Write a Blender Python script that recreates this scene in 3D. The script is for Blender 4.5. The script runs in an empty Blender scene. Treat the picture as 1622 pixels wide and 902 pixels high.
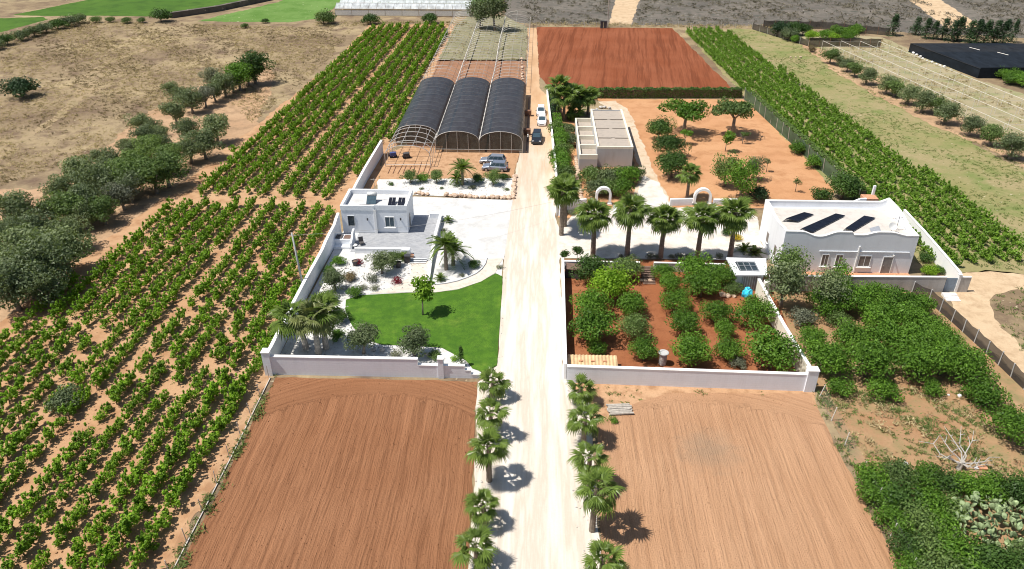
import bpy, bmesh, math, random
import numpy as np
from mathutils import Vector, Matrix, Euler
R = math.radians
random.seed(7); RNG = np.random.default_rng(7)
scene = bpy.context.scene
C = scene.collection

# ------------------------------------------------------------------ camera, sky, sun, exposure
FPX, CAMH = 1200.0, 46.0                       # focal length in photo pixels, drone height in metres
PITCH = math.atan(702 / FPX); YAW = math.atan(47 / math.hypot(702, FPX))
CAM = Euler((math.pi / 2 - PITCH, 0, YAW)).to_matrix()
cd = bpy.data.cameras.new('camera'); cam = bpy.data.objects.new('camera', cd); C.objects.link(cam)
cam.location = (0, 0, CAMH); cam.rotation_euler = (math.pi / 2 - PITCH, 0, YAW)
cd.sensor_width = 36; cd.lens = 36 * FPX / 1622; cd.clip_end = 5000; cd.clip_start = .5
scene.camera = cam
SHX, SHY = .50, .095                           # shadow offset for one metre of height
SUN_EL = math.atan(1 / math.hypot(SHX, SHY)); SUN_AZ = math.atan2(-SHY, -SHX)
w = bpy.data.worlds.new('World'); scene.world = w; w.use_nodes = True
bg = w.node_tree.nodes['Background']
sk = w.node_tree.nodes.new('ShaderNodeTexSky'); sk.sky_type = 'NISHITA'; sk.sun_disc = False
sk.sun_elevation = SUN_EL; sk.sun_rotation = math.pi / 2 - SUN_AZ
sk.dust_density = 1.2
w.node_tree.links.new(sk.outputs[0], bg.inputs[0]); bg.inputs[1].default_value = .078
sl = bpy.data.lights.new('sun', 'SUN'); sl.energy = 5.0; sl.angle = R(.55); sl.color = (1, .955, .88)
so = bpy.data.objects.new('sun', sl); C.objects.link(so); so.location = (-40, -10, 90)
so.rotation_euler = Vector((SHX, SHY, -1)).to_track_quat('-Z', 'Y').to_euler()
scene.view_settings.view_transform = 'Standard'; scene.view_settings.look = 'None'
scene.cycles.filter_width = 1.05
scene.view_settings.exposure = .24; scene.view_settings.gamma = 1

# ------------------------------------------------------------------ survey helpers
def at(px, py, z=0.0):
    """ground point (at height z) seen at a photo pixel: how the plan was surveyed"""
    d = CAM @ Vector((px - 811, -(py - 451), -FPX)); t = (z - CAMH) / d.z
    return Vector((d.x * t, d.y * t, z))
def ppm(p):
    q = CAM.transposed() @ (Vector(p) - Vector((0, 0, CAMH))); return FPX / -q.z
def inpoly(x, y, poly):
    x = np.asarray(x); y = np.asarray(y); c = np.zeros(x.shape, bool); n = len(poly)
    for i in range(n):
        x1, y1 = poly[i][:2]; x2, y2 = poly[i - 1][:2]
        if y1 == y2: continue
        c ^= ((y1 > y) != (y2 > y)) & (x < (x2 - x1) * (y - y1) / (y2 - y1) + x1)
    return c
def pxpoly(pts): return [tuple(at(*p)[:2]) for p in pts]

# ------------------------------------------------------------------ materials
MATS = {}
def newmat(name):
    m = bpy.data.materials.new(name); m.use_nodes = True; MATS[name] = m
    nt = m.node_tree; return m, nt, nt.nodes['Principled BSDF']
def N(nt, t, **kw):
    n = nt.nodes.new('ShaderNode' + t)
    for k, v in kw.items(): setattr(n, k, v)
    return n
def tc(nt): return N(nt, 'TexCoord').outputs['Object']
def noise(nt, scale, detail=3, vec=None, rough=.55, dist=0):
    n = N(nt, 'TexNoise'); n.inputs['Scale'].default_value = scale; n.inputs['Detail'].default_value = detail
    n.inputs['Roughness'].default_value = rough; n.inputs['Distortion'].default_value = dist
    nt.links.new(vec if vec is not None else tc(nt), n.inputs['Vector']); return n.outputs[0]
def ramp(nt, fac, stops):
    r = N(nt, 'ValToRGB'); cr = r.color_ramp
    while len(cr.elements) < len(stops): cr.elements.new(.5)
    for e, (p, c) in zip(cr.elements, stops):
        e.position = p; e.color = tuple(c) + (1,) if len(c) == 3 else c
    nt.links.new(fac, r.inputs[0]); return r.outputs[0]
def val(nt, fac, lo, hi, a=0., b=1.):
    r = N(nt, 'MapRange'); nt.links.new(fac, r.inputs[0])
    for i, v in zip((1, 2, 3, 4), (lo, hi, a, b)): r.inputs[i].default_value = v
    return r.outputs[0]
def mix(nt, fac, a, b, mode='MIX'):
    m = N(nt, 'Mix', data_type='RGBA', blend_type=mode)
    for s, v in ((m.inputs[0], fac), (m.inputs[6], a), (m.inputs[7], b)):
        if isinstance(v, (int, float)): s.default_value = v
        elif isinstance(v, tuple): s.default_value = v + (1,) if len(v) == 3 else v
        else: nt.links.new(v, s)
    return m.outputs[2]
def mth(nt, op, a, b=0.):
    m = N(nt, 'Math', operation=op)
    for s, v in zip(m.inputs, (a, b)):
        if isinstance(v, (int, float)): s.default_value = v
        else: nt.links.new(v, s)
    return m.outputs[0]
def bump(nt, bs, h, strength=.5, dist=.1):
    b = N(nt, 'Bump'); b.inputs['Strength'].default_value = strength; b.inputs['Distance'].default_value = dist
    nt.links.new(h, b.inputs['Height']); nt.links.new(b.outputs[0], bs.inputs['Normal'])
def stretch(nt, sx, sy, sz=1, rz=0.):
    m = N(nt, 'Mapping'); m.inputs['Scale'].default_value = (sx, sy, sz); m.inputs['Rotation'].default_value = (0, 0, rz)
    nt.links.new(tc(nt), m.inputs['Vector']); return m.outputs[0]

def plain(name, col, rough=.6, metal=0., var=.12, scale=3., bmp=0.):
    m, nt, bs = newmat(name)
    f = noise(nt, scale, 4)
    c = ramp(nt, f, [(.3, tuple(v * (1 - var) for v in col)), (.7, tuple(min(1, v * (1 + var)) for v in col))])
    nt.links.new(c, bs.inputs['Base Color']); bs.inputs['Roughness'].default_value = rough; bs.inputs['Metallic'].default_value = metal
    if bmp: bump(nt, bs, noise(nt, scale * 4, 3), bmp, .03)
    return m
def ground(name, a, b, c, big=.08, mid=.7, fine=6., bmp=.6, speck=None, sdens=.62):
    """earth: three tones at three scales, optional specks"""
    m, nt, bs = newmat(name)
    col = ramp(nt, noise(nt, big, 4), [(.34, a), (.66, b)])
    col = mix(nt, val(nt, noise(nt, mid, 5, rough=.65), .46, .66), col, c)
    fn = noise(nt, fine, 3)
    col = mix(nt, val(nt, fn, .25, .75, .30, .0), col, tuple(v * .55 for v in a))
    if speck: col = mix(nt, val(nt, noise(nt, fine * .55, 2), sdens, sdens + .06), col, speck)
    nt.links.new(col, bs.inputs['Base Color']); bs.inputs['Roughness'].default_value = .95
    bs.inputs['Specular IOR Level'].default_value = .15
    bump(nt, bs, fn, bmp, .12); return m
def furrows(name, a, b, c, xc, yh, period, amp=.5, skew=0., stain=None, ax=1.):
    """ploughed soil: drill lines that run up the plot and turn round at the headland"""
    m, nt, bs = newmat(name)
    sep = N(nt, 'SeparateXYZ'); nt.links.new(tc(nt), sep.inputs[0]); X, Y = sep.outputs[0], sep.outputs[1]
    wob = mth(nt, 'MULTIPLY', mth(nt, 'SUBTRACT', noise(nt, .10, 1), .5), .7)
    x = mth(nt, 'SUBTRACT', mth(nt, 'SUBTRACT', X, mth(nt, 'MULTIPLY', Y, skew)), xc)
    # headland passes: arcs across the top of the plot; drill lines below them
    hy = mth(nt, 'ADD', Y, mth(nt, 'MULTIPLY', mth(nt, 'MULTIPLY', x, x), ax))
    head = val(nt, mth(nt, 'ADD', hy, mth(nt, 'MULTIPLY', mth(nt, 'SUBTRACT', noise(nt, .7, 5, rough=.75), .5), 5.)), yh, yh + .06)
    u = mth(nt, 'ADD', mth(nt, 'MULTIPLY', mth(nt, 'SUBTRACT', hy, x), head), x)
    u = mth(nt, 'ADD', u, wob)
    cmb = N(nt, 'CombineXYZ'); nt.links.new(u, cmb.inputs[0])
    nt.links.new(mth(nt, 'MULTIPLY', Y, .035), cmb.inputs[1])
    st = noise(nt, 1 / period, 4, cmb.outputs[0], .7)
    st2 = noise(nt, .22 / period, 2, cmb.outputs[0], .5)
    col = ramp(nt, noise(nt, .09, 3), [(.35, a), (.65, b)])
    col = mix(nt, mth(nt, 'MULTIPLY', val(nt, st, .40, .52, 1, 0), amp), col, c)
    col = mix(nt, mth(nt, 'MULTIPLY', val(nt, st2, .5, .66), .35), col, tuple(min(1, v * 1.28) for v in b))
    fn = noise(nt, 7, 4, rough=.7)
    col = mix(nt, val(nt, fn, .3, .7, .28, 0), col, c)
    if stain:
        p, rad, sc = stain; d = N(nt, 'VectorMath', operation='DISTANCE'); nt.links.new(tc(nt), d.inputs[0]); d.inputs[1].default_value = p
        f = mth(nt, 'ADD', d.outputs['Value'], mth(nt, 'MULTIPLY', noise(nt, .9, 4), 4.))
        col = mix(nt, val(nt, f, rad, rad + 2.8, .55, 0), col, sc)
    nt.links.new(col, bs.inputs['Base Color']); bs.inputs['Roughness'].default_value = .95; bs.inputs['Specular IOR Level'].default_value = .12
    h = mth(nt, 'ADD', mth(nt, 'MULTIPLY', st, 1.2), mth(nt, 'MULTIPLY', fn, .6))
    bump(nt, bs, h, 1., .2); return m
def leafmat(name, dark, light, trans=.3, objvar=.25, rough=.5):
    m, nt, bs = newmat(name)
    at_ = N(nt, 'Attribute', attribute_name='var')
    oi = N(nt, 'ObjectInfo')
    c = ramp(nt, at_.outputs['Fac'], [(0, dark), (.75, light), (1, tuple(min(1, v * 1.35) for v in light))])
    c = mix(nt, 1., c, ramp(nt, oi.outputs['Random'], [(0, (1 - objvar,) * 3), (1, (1 + objvar * .6, 1 + objvar * .4, 1))]), 'MULTIPLY')
    nt.links.new(c, bs.inputs['Base Color']); bs.inputs['Roughness'].default_value = rough; bs.inputs['Specular IOR Level'].default_value = .2
    t = N(nt, 'BsdfTranslucent'); nt.links.new(mix(nt, 1., c, (1.25, 1.35, .6), 'MULTIPLY'), t.inputs[0])
    ms = N(nt, 'MixShader'); ms.inputs[0].default_value = trans
    nt.links.new(bs.outputs[0], ms.inputs[1]); nt.links.new(t.outputs[0], ms.inputs[2])
    nt.links.new(ms.outputs[0], nt.nodes['Material Output'].inputs[0]); return m
def netmat(name, col, alpha, rough=.5, spec=.4, weave=0):
    m, nt, bs = newmat(name)
    f = noise(nt, .8, 4, stretch(nt, 1.2, .35))
    c = ramp(nt, f, [(.3, tuple(v * .7 for v in col)), (.72, tuple(v * 1.5 for v in col))])
    nt.links.new(c, bs.inputs['Base Color']); bs.inputs['Roughness'].default_value = rough; bs.inputs['Specular IOR Level'].default_value = spec
    t = N(nt, 'BsdfTransparent'); ms = N(nt, 'MixShader'); ms.inputs[0].default_value = alpha
    if weave: bump(nt, bs, noise(nt, 2.5, 3), .3, .1)
    nt.links.new(bs.outputs[0], ms.inputs[2]); nt.links.new(t.outputs[0], ms.inputs[1])
    nt.links.new(ms.outputs[0], nt.nodes['Material Output'].inputs[0]); return m
def plaster(name, col, stain=.25, streak=(.45, .43, .40), blocks=False):
    m, nt, bs = newmat(name)
    f = noise(nt, .8, 5, stretch(nt, 1.5, 1.5, .35), .65)
    c = mix(nt, mth(nt, 'MULTIPLY', val(nt, f, .48, .72), stain), col, streak)
    h = noise(nt, 9, 3)
    if blocks:
        br = N(nt, 'TexBrick'); br.inputs['Scale'].default_value = 1; br.inputs['Mortar Size'].default_value = .012
        br.inputs['Brick Width'].default_value = .5; br.inputs['Row Height'].default_value = .25
        mp = N(nt, 'Mapping'); mp.inputs['Rotation'].default_value = (R(90), 0, 0); nt.links.new(tc(nt), mp.inputs[0]); nt.links.new(mp.outputs[0], br.inputs[0])
        h = mth(nt, 'ADD', mth(nt, 'MULTIPLY', br.outputs['Fac'], -.8), h)
        c = mix(nt, mth(nt, 'MULTIPLY', br.outputs['Fac'], .2), c, streak)
    nt.links.new(c, bs.inputs['Base Color']); bs.inputs['Roughness'].default_value = .85; bs.inputs['Specular IOR Level'].default_value = .2
    bump(nt, bs, h, .35, .03); return m

ground('dry_grass', (.215, .155, .095), (.41, .32, .185), (.155, .105, .072), .04, .22, 1.6, 1., (.46, .385, .25), .68)
ground('field_dirt', (.33, .25, .15), (.38, .28, .17), (.26, .21, .11), .1, .3, 2.5, .6)
ground('far_scrub', (.13, .115, .10), (.20, .175, .145), (.085, .085, .07), .05, .4, 1.6, .9, (.36, .32, .27), .66)
ground('tan_track', (.55, .40, .25), (.62, .47, .31), (.44, .31, .19), .1, .6, 5, .3)
ground('vine_soil', (.45, .255, .135), (.53, .345, .205), (.36, .195, .10), .06, .5, 4, .5)
ground('grove_soil', (.42, .265, .155), (.50, .34, .21), (.30, .20, .12), .08, .4, 4, .5)
ground('orchard_soil', (.29, .105, .045), (.35, .145, .068), (.23, .08, .035), .1, .8, 5, .6)
ground('yard_soil', (.50, .255, .125), (.56, .315, .165), (.42, .21, .10), .08, .35, 5, .3)
ground('work_soil', (.46, .27, .15), (.54, .34, .20), (.34, .19, .10), .15, .9, 5, .4)
ground('garden_soil', (.34, .19, .10), (.40, .27, .15), (.25, .21, .10), .12, .5, 4, .7, (.13, .17, .05), .64)
ground('weed_strip', (.25, .235, .095), (.34, .275, .15), (.17, .21, .065), .05, .22, 2.5, .7, (.46, .40, .28), .68)
ground('frame_ground', (.33, .28, .17), (.39, .33, .21), (.25, .26, .12), .06, .3, 3, .7)
ground('green_crop', (.062, .135, .018), (.085, .165, .024), (.045, .10, .015), .03, .2, 2, .6, (.13, .17, .05), .68)
ground('pale_crop', (.125, .225, .05), (.165, .27, .075), (.085, .18, .03), .04, .12, 1.2, .4, (.34, .38, .21), .66)
ground('house_soil', (.30, .15, .09), (.36, .20, .12), (.24, .14, .085), .12, .5, 3, .6)
ground('house_weeds', (.24, .22, .14), (.30, .27, .17), (.19, .19, .10), .1, .5, 2.2, .7)
furrows('plough_left', (.290, .132, .064), (.34, .165, .085), (.175, .075, .036), -14.6, 57.2, .30, .55, 0., None, .036)
furrows('plough_right', (.44, .248, .138), (.50, .295, .172), (.325, .173, .092), 15.5, 57.0, .40, .42, .012, ((15.5, 50.5, 0), 2.6, (.28, .205, .14)), .03)
furrows('plough_far', (.235, .070, .030), (.285, .098, .048), (.145, .042, .018), 20., 9000., 1.3, .75, .10, None, 0.)

def roadmat():
    m, nt, bs = newmat('road_gravel')
    sep = N(nt, 'SeparateXYZ'); nt.links.new(tc(nt), sep.inputs[0])
    y = mth(nt, 'ADD', sep.outputs[1], mth(nt, 'MULTIPLY', mth(nt, 'SUBTRACT', noise(nt, .12, 4), .5), 45.))
    far = ramp(nt, noise(nt, .3, 5, stretch(nt, 1.6, .35)), [(.3, (.45, .27, .145)), (.7, (.58, .39, .235))])
    near = ramp(nt, noise(nt, .45, 5, stretch(nt, 1.5, .12), .6), [(.3, (.72, .675, .615)), (.45, (.56, .48, .395)), (.54, (.66, .595, .52)), (.72, (.76, .725, .675))])
    c = mix(nt, val(nt, y, 92, 142), near, far)
    c = mix(nt, val(nt, noise(nt, 5, 3), .3, .7, .12, 0), c, (.4, .32, .25))
    nt.links.new(c, bs.inputs['Base Color']); bs.inputs['Roughness'].default_value = .95; bs.inputs['Specular IOR Level'].default_value = .1
    bump(nt, bs, noise(nt, 8, 4), .35, .05)
roadmat()
ground('pale_dirt', (.58, .45, .32), (.66, .54, .41), (.48, .35, .23), .15, .6, 5, .3)
ground('white_gravel', (.66, .645, .62), (.72, .705, .68), (.54, .525, .50), .2, 1.2, 9, .4)
ground('cream_gravel', (.68, .62, .555), (.74, .685, .625), (.58, .51, .435), .12, .6, 8, .3)
ground('white_concrete', (.60, .59, .575), (.67, .66, .645), (.50, .495, .48), .12, .45, 5, .1)
ground('path_stone', (.64, .57, .49), (.69, .62, .54), (.56, .49, .41), .3, 1.5, 7, .15)
def lawnmat():
    m, nt, bs = newmat('lawn_grass')
    c = ramp(nt, noise(nt, .22, 5, rough=.7), [(.3, (.055, .145, .008)), (.55, (.105, .22, .016)), (.75, (.20, .27, .04))])
    c = mix(nt, val(nt, noise(nt, .9, 5, rough=.8), .40, .60, .75, 0), c, (.042, .11, .010))
    c = mix(nt, val(nt, noise(nt, 12, 3), .3, .7, .5, 0), c, (.04, .10, .01))
    nt.links.new(c, bs.inputs['Base Color']); bs.inputs['Roughness'].default_value = .8; bs.inputs['Specular IOR Level'].default_value = .2
    bump(nt, bs, noise(nt, 10, 4), .9, .1)
lawnmat()
def pavemat():
    m, nt, bs = newmat('patio_paving')
    br = N(nt, 'TexBrick'); br.inputs['Scale'].default_value = 1; br.inputs['Mortar Size'].default_value = .012
    br.inputs['Brick Width'].default_value = .4; br.inputs['Row Height'].default_value = .2
    br.inputs['Color1'].default_value = (.36, .37, .39, 1); br.inputs['Color2'].default_value = (.27, .28, .30, 1); br.inputs['Mortar'].default_value = (.26, .26, .26, 1)
    nt.links.new(tc(nt), br.inputs[0])
    c = mix(nt, val(nt, noise(nt, 1.2, 4), .4, .7, .0, .4), br.outputs[0], (.42, .42, .42))
    nt.links.new(c, bs.inputs['Base Color']); bs.inputs['Roughness'].default_value = .8
pavemat()
plaster('white_plaster', (.81, .83, .86), .2, (.54, .55, .56))
plaster('bright_plaster', (.86, .85, .83), .08)
plaster('block_white', (.81, .84, .89), .22, (.56, .57, .60), True)
plaster('grey_block', (.52, .50, .47), .5, (.33, .31, .28), True)
plaster('concrete', (.47, .47, .465), .45, (.34, .32, .29))
plaster('cream_wall', (.78, .73, .60), .45, (.50, .44, .32))
plaster('roof_cream', (.55, .51, .465), .6, (.38, .345, .31))
plaster('roof_gravel', (.40, .345, .29), .6, (.29, .255, .22))
plaster('soft_grey', (.58, .60, .62), .15)
plain('glass_dark', (.035, .05, .06), .12, 0, .2); plain('glass_blue', (.05, .085, .11), .08, 0, .2)
plain('shutter', (.20, .165, .145), .6); plain('door_grey', (.25, .24, .23), .5); plain('door_blue', (.22, .29, .37), .5)
plain('solar_black', (.012, .014, .022), .2, 0, .2); plain('alu', (.55, .56, .58), .4, .6); plain('white_metal', (.70, .69, .66), .45, .1)
plain('galv', (.52, .50, .47), .5, .3); plain('frame_white', (.68, .64, .58), .55); plain('rust', (.20, .10, .06), .8)
plain('rib_grey', (.13, .135, .14), .5); plain('dark_metal', (.05, .05, .055), .5); plain('black_plastic', (.02, .02, .022), .5); plain('terracotta', (.55, .27, .15), .8, 0, .25, 4, .3)
plain('wood', (.30, .22, .15), .8, 0, .25, 4, .3); plain('wood_grey', (.40, .36, .31), .85, 0, .25, 4, .3); plain('wood_dark', (.16, .10, .075), .8, 0, .25, 4, .3)
plain('bark', (.17, .125, .09), .9, 0, .35, 5, .6); plain('bark_grey', (.26, .22, .18), .9, 0, .35, 5, .6); plain('dead_wood', (.44, .41, .37), .85, 0, .2, 5, .3)
plain('palm_trunk', (.22, .175, .135), .95, 0, .4, 6, .8); plain('palm_trunk_grey', (.42, .38, .33), .9, 0, .25, 6, .6)
plain('rock', (.56, .41, .30), .9, 0, .3, 2.5, .8); plain('rock_grey', (.50, .47, .44), .9, 0, .3, 2.5, .8)
plain('corrugated', (.58, .40, .22), .7, 0, .2, 1.5); plain('blue_tarp', (.03, .50, .72), .45, 0, .2, 5, .4)
plain('tyre', (.018, .018, .018), .8); plain('rim', (.45, .45, .46), .35, .7); plain('head_lamp', (.7, .72, .74), .1); plain('tail_lamp', (.35, .02, .015), .25)
plain('paint_silver', (.38, .42, .49), .3, .55, .03); plain('paint_blue_grey', (.27, .31, .39), .3, .5, .03); plain('paint_white', (.80, .80, .80), .25, 0, .02); plain('paint_black', (.03, .035, .045), .15, .3, .05)
plain('skin', (.48, .29, .20), .6); plain('hair', (.03, .022, .018), .7); plain('cloth_white', (.65, .63, .60), .85); plain('cloth_dark', (.035, .04, .055), .85)
plain('red_leaf_pot', (.25, .05, .05), .7); plain('charcoal', (.07, .065, .065), .8); plain('debris_white', (.70, .68, .66), .7); plain('blue_cloth', (.06, .08, .22), .7)
netmat('net_black', (.030, .034, .040), .78, .36, .7, 1); netmat('net_front', (.06, .062, .052), .80, .7, .2, 1)
netmat('net_roof', (.012, .016, .022), .97, .75, .12, 1); netmat('net_fence', (.060, .052, .046), .86, .9, .1); netmat('net_green', (.075, .11, .065), .88, .9, .1)
netmat('wire_mesh', (.25, .25, .24), .10, .7, .2); netmat('glass_house', (.60, .64, .66), .62, .3, .5)
leafmat('leaf_olive', (.066, .100, .046), (.185, .235, .120), .28); leafmat('leaf_olive_green', (.060, .11, .030), (.16, .24, .075), .28)
leafmat('leaf_citrus', (.042, .110, .012), (.135, .265, .034), .3); leafmat('leaf_fresh', (.09, .19, .014), (.20, .34, .03), .32, .1); leafmat('leaf_dark', (.026, .065, .014), (.075, .145, .032), .22)
leafmat('leaf_lime', (.12, .24, .015), (.26, .42, .035), .35, .1); leafmat('leaf_vine', (.052, .135, .008), (.250, .430, .036), .40)
leafmat('leaf_vine_far', (.065, .155, .012), (.24, .40, .06), .38)
leafmat('leaf_palm', (.052, .092, .014), (.175, .255, .055), .25, .12, .33); leafmat('leaf_palm_pale', (.10, .13, .04), (.23, .26, .10), .2, .12, .45)
leafmat('leaf_conifer', (.018, .045, .018), (.045, .090, .035), .15); leafmat('leaf_silver', (.10, .115, .075), (.23, .25, .18), .2)
leafmat('leaf_cactus', (.10, .15, .06), (.30, .38, .20), .05, .1, .55); leafmat('leaf_brown', (.12, .09, .05), (.24, .19, .11), .2)
leafmat('leaf_red', (.14, .012, .022), (.30, .03, .05), .25); leafmat('leaf_yellow', (.35, .27, .02), (.60, .48, .05), .3)
leafmat('grass_dry', (.22, .165, .09), (.50, .41, .24), .2, .1, .8); leafmat('grass_grey', (.075, .068, .055), (.24, .21, .165), .2, .1, .9)
leafmat('grass_green', (.07, .12, .025), (.19, .25, .075), .25, .1, .7); leafmat('grass_lawn', (.06, .14, .008), (.20, .33, .03), .3, .1, .6)

# ------------------------------------------------------------------ object helpers
def obj(name, me, parent=None, loc=None, rot=None, scale=None):
    o = bpy.data.objects.new(name, me); C.objects.link(o)
    if parent: o.parent = parent
    if loc is not None: o.location = loc
    if rot is not None: o.rotation_euler = rot
    if scale is not None: o.scale = scale if hasattr(scale, '__len__') else (scale,) * 3
    return o
def tag(o, label=None, cat=None, group=None, kind=None):
    if label: o['label'] = label
    if cat: o['category'] = cat
    if group: o['group'] = group
    if kind: o['kind'] = kind
    return o
def thing(name, label, cat, loc=(0, 0, 0), rz=0., group=None):
    o = obj(name, None, None, loc, (0, 0, rz)); o.empty_display_size = .3
    return tag(o, label, cat, group)
class MB:
    def __init__(s): s.v = []; s.f = []
    def add(s, vs, fs):
        n = len(s.v); s.v += [tuple(v) for v in vs]; s.f += [tuple(i + n for i in f) for f in fs]; return s
    def box(s, c, d, rz=0., m=None):
        x, y, z = d[0] / 2, d[1] / 2, d[2] / 2
        vs = [Vector(p) for p in ((-x, -y, -z), (x, -y, -z), (x, y, -z), (-x, y, -z), (-x, -y, z), (x, -y, z), (x, y, z), (-x, y, z))]
        M = (Matrix.Rotation(rz, 3, 'Z') if m is None else m)
        return s.add([M @ v + Vector(c) for v in vs], [(3, 2, 1, 0), (4, 5, 6, 7), (0, 1, 5, 4), (1, 2, 6, 5), (2, 3, 7, 6), (3, 0, 4, 7)])
    def bb(s, x0, x1, y0, y1, z0, z1): return s.box(((x0 + x1) / 2, (y0 + y1) / 2, (z0 + z1) / 2), (x1 - x0, y1 - y0, z1 - z0))
    def tube(s, pts, r, n=6, cap=True):
        pts = [Vector(p) for p in pts]; k = len(pts)
        rs = r if hasattr(r, '__len__') else [r] * k
        n0 = len(s.v)
        for i, p in enumerate(pts):
            t = (pts[min(i + 1, k - 1)] - pts[max(i - 1, 0)]).normalized()
            a = t.cross(Vector((0, 0, 1)) if abs(t.z) < .9 else Vector((1, 0, 0))).normalized(); b = t.cross(a)
            for j in range(n):
                th = 2 * math.pi * j / n; s.v.append(tuple(p + (a * math.cos(th) + b * math.sin(th)) * rs[i]))
        for i in range(k - 1):
            for j in range(n):
                a0 = n0 + i * n + j; a1 = n0 + i * n + (j + 1) % n; s.f.append((a0, a1, a1 + n, a0 + n))
        if cap: s.f.append(tuple(n0 + j for j in range(n))[::-1]); s.f.append(tuple(n0 + (k - 1) * n + j for j in range(n)))
        return s
    def lathe(s, prof, n=12, c=(0, 0, 0)):
        n0 = len(s.v)
        for r, z in prof:
            for j in range(n):
                th = 2 * math.pi * j / n; s.v.append((c[0] + r * math.cos(th), c[1] + r * math.sin(th), c[2] + z))
        for i in range(len(prof) - 1):
            for j in range(n):
                a0 = n0 + i * n + j; a1 = n0 + i * n + (j + 1) % n; s.f.append((a0, a1, a1 + n, a0 + n))
        s.f.append(tuple(n0 + j for j in range(n))[::-1]); s.f.append(tuple(n0 + (len(prof) - 1) * n + j for j in range(n))); return s
    def wall(s, pts, hs, th, z0=0.):
        """thick wall along a plan polyline, a top height at each point"""
        k = len(pts); P = [Vector((p[0], p[1])) for p in pts]
        hs = hs if hasattr(hs, '__len__') else [hs] * k
        L = []; Rr = []
        for i in range(k):
            d1 = (P[i] - P[i - 1]).normalized() if i else None; d2 = (P[i + 1] - P[i]).normalized() if i < k - 1 else None
            if d1 is None or d1.length < .5: d1 = d2
            if d2 is None or d2.length < .5: d2 = d1
            n = Vector((-(d1.y + d2.y), d1.x + d2.x)); n = n.normalized() if n.length > .1 else Vector((-d1.y, d1.x))
            q = th / 2 / max(.5, n.dot(Vector((-d1.y, d1.x)))); L.append(P[i] + n * q); Rr.append(P[i] - n * q)
        n0 = len(s.v)
        for i in range(k):
            s.v += [(L[i].x, L[i].y, z0), (Rr[i].x, Rr[i].y, z0), (Rr[i].x, Rr[i].y, hs[i]), (L[i].x, L[i].y, hs[i])]
        for i in range(k - 1):
            a = n0 + 4 * i; b = a + 4
            for j in range(4): s.f.append((a + j, a + (j + 1) % 4, b + (j + 1) % 4, b + j))
        s.f += [(n0 + 3, n0 + 2, n0 + 1, n0), (n0 + 4 * k - 4, n0 + 4 * k - 3, n0 + 4 * k - 2, n0 + 4 * k - 1)]; return s
    def prism(s, poly, z0, z1):
        k = len(poly); n0 = len(s.v)
        s.v += [(p[0], p[1], z0) for p in poly] + [(p[0], p[1], z1) for p in poly]
        s.f.append(tuple(n0 + i for i in range(k))[::-1]); s.f.append(tuple(n0 + k + i for i in range(k)))
        for i in range(k): j = (i + 1) % k; s.f.append((n0 + i, n0 + j, n0 + k + j, n0 + k + i))
        return s
    def mesh(s, name, mat, smooth=False):
        me = bpy.data.meshes.new(name); me.from_pydata(s.v, [], s.f)
        if mat: me.materials.append(MATS[mat])
        bm = bmesh.new(); bm.from_mesh(me); bmesh.ops.recalc_face_normals(bm, faces=bm.faces)
        if smooth:
            for f in bm.faces: f.smooth = True
        bm.to_mesh(me); bm.free(); return me
    def build(s, name, mat, parent=None, smooth=False, loc=None, rot=None):
        return obj(name, s.mesh(name, mat, smooth), parent, loc, rot)
def qmesh(name, V, F, mat, var=None):
    """fast mesh from an (n,3) vertex array and an (m,4) quad array"""
    me = bpy.data.meshes.new(name); V = np.asarray(V, np.float32); F = np.asarray(F, np.int32)
    me.vertices.add(len(V)); me.vertices.foreach_set('co', V.ravel())
    me.loops.add(F.size); me.loops.foreach_set('vertex_index', F.ravel())
    me.polygons.add(len(F)); me.polygons.foreach_set('loop_start', np.arange(0, F.size, F.shape[1], dtype=np.int32))
    me.polygons.foreach_set('loop_total', np.full(len(F), F.shape[1], np.int32))
    me.update(calc_edges=True)
    if var is not None:
        a = me.attributes.new('var', 'FLOAT', 'FACE'); a.data.foreach_set('value', np.asarray(var, np.float32))
    me.materials.append(MATS[mat]); me.validate(); return me
def patch(name, px, mat, layer, jit=.25, step=1.2, world=None):
    """a thin sheet of ground with an uneven edge"""
    P = [Vector(p) for p in (world if world else pxpoly(px))]; out = []; k = len(P); acc = 0.; ph = [random.uniform(0, 6.3) for _ in range(4)]
    for i in range(k):
        a, b = P[i].xy, P[(i + 1) % k].xy; d = b - a; n = max(1, int(d.length / step)); m = max(1, int(d.length / min(step, .6))) if d.length < 60 else n * 2
        nn = Vector((-d.y, d.x)).normalized()
        for j in range(m):
            q = acc + d.length * j / m; wv = math.sin(q * .9 + ph[0]) * .5 + math.sin(q * 2.3 + ph[1]) * .35 + math.sin(q * .31 + ph[2]) * .6 + random.uniform(-.35, .35)
            e = a + d * j / m + nn * wv * jit * .8; out.append((e.x, e.y, layer * .012))
        acc += d.length
    me = bpy.data.meshes.new(name); me.from_pydata(out, [], [tuple(range(len(out)))]); me.materials.append(MATS[mat])
    bm = bmesh.new(); bm.from_mesh(me)
    for f in bm.faces:
        if f.normal.z < 0: f.normal_flip()
    bmesh.ops.triangulate(bm, faces=bm.faces); bm.to_mesh(me); bm.free()
    return tag(obj(name, me), kind='structure')

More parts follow.
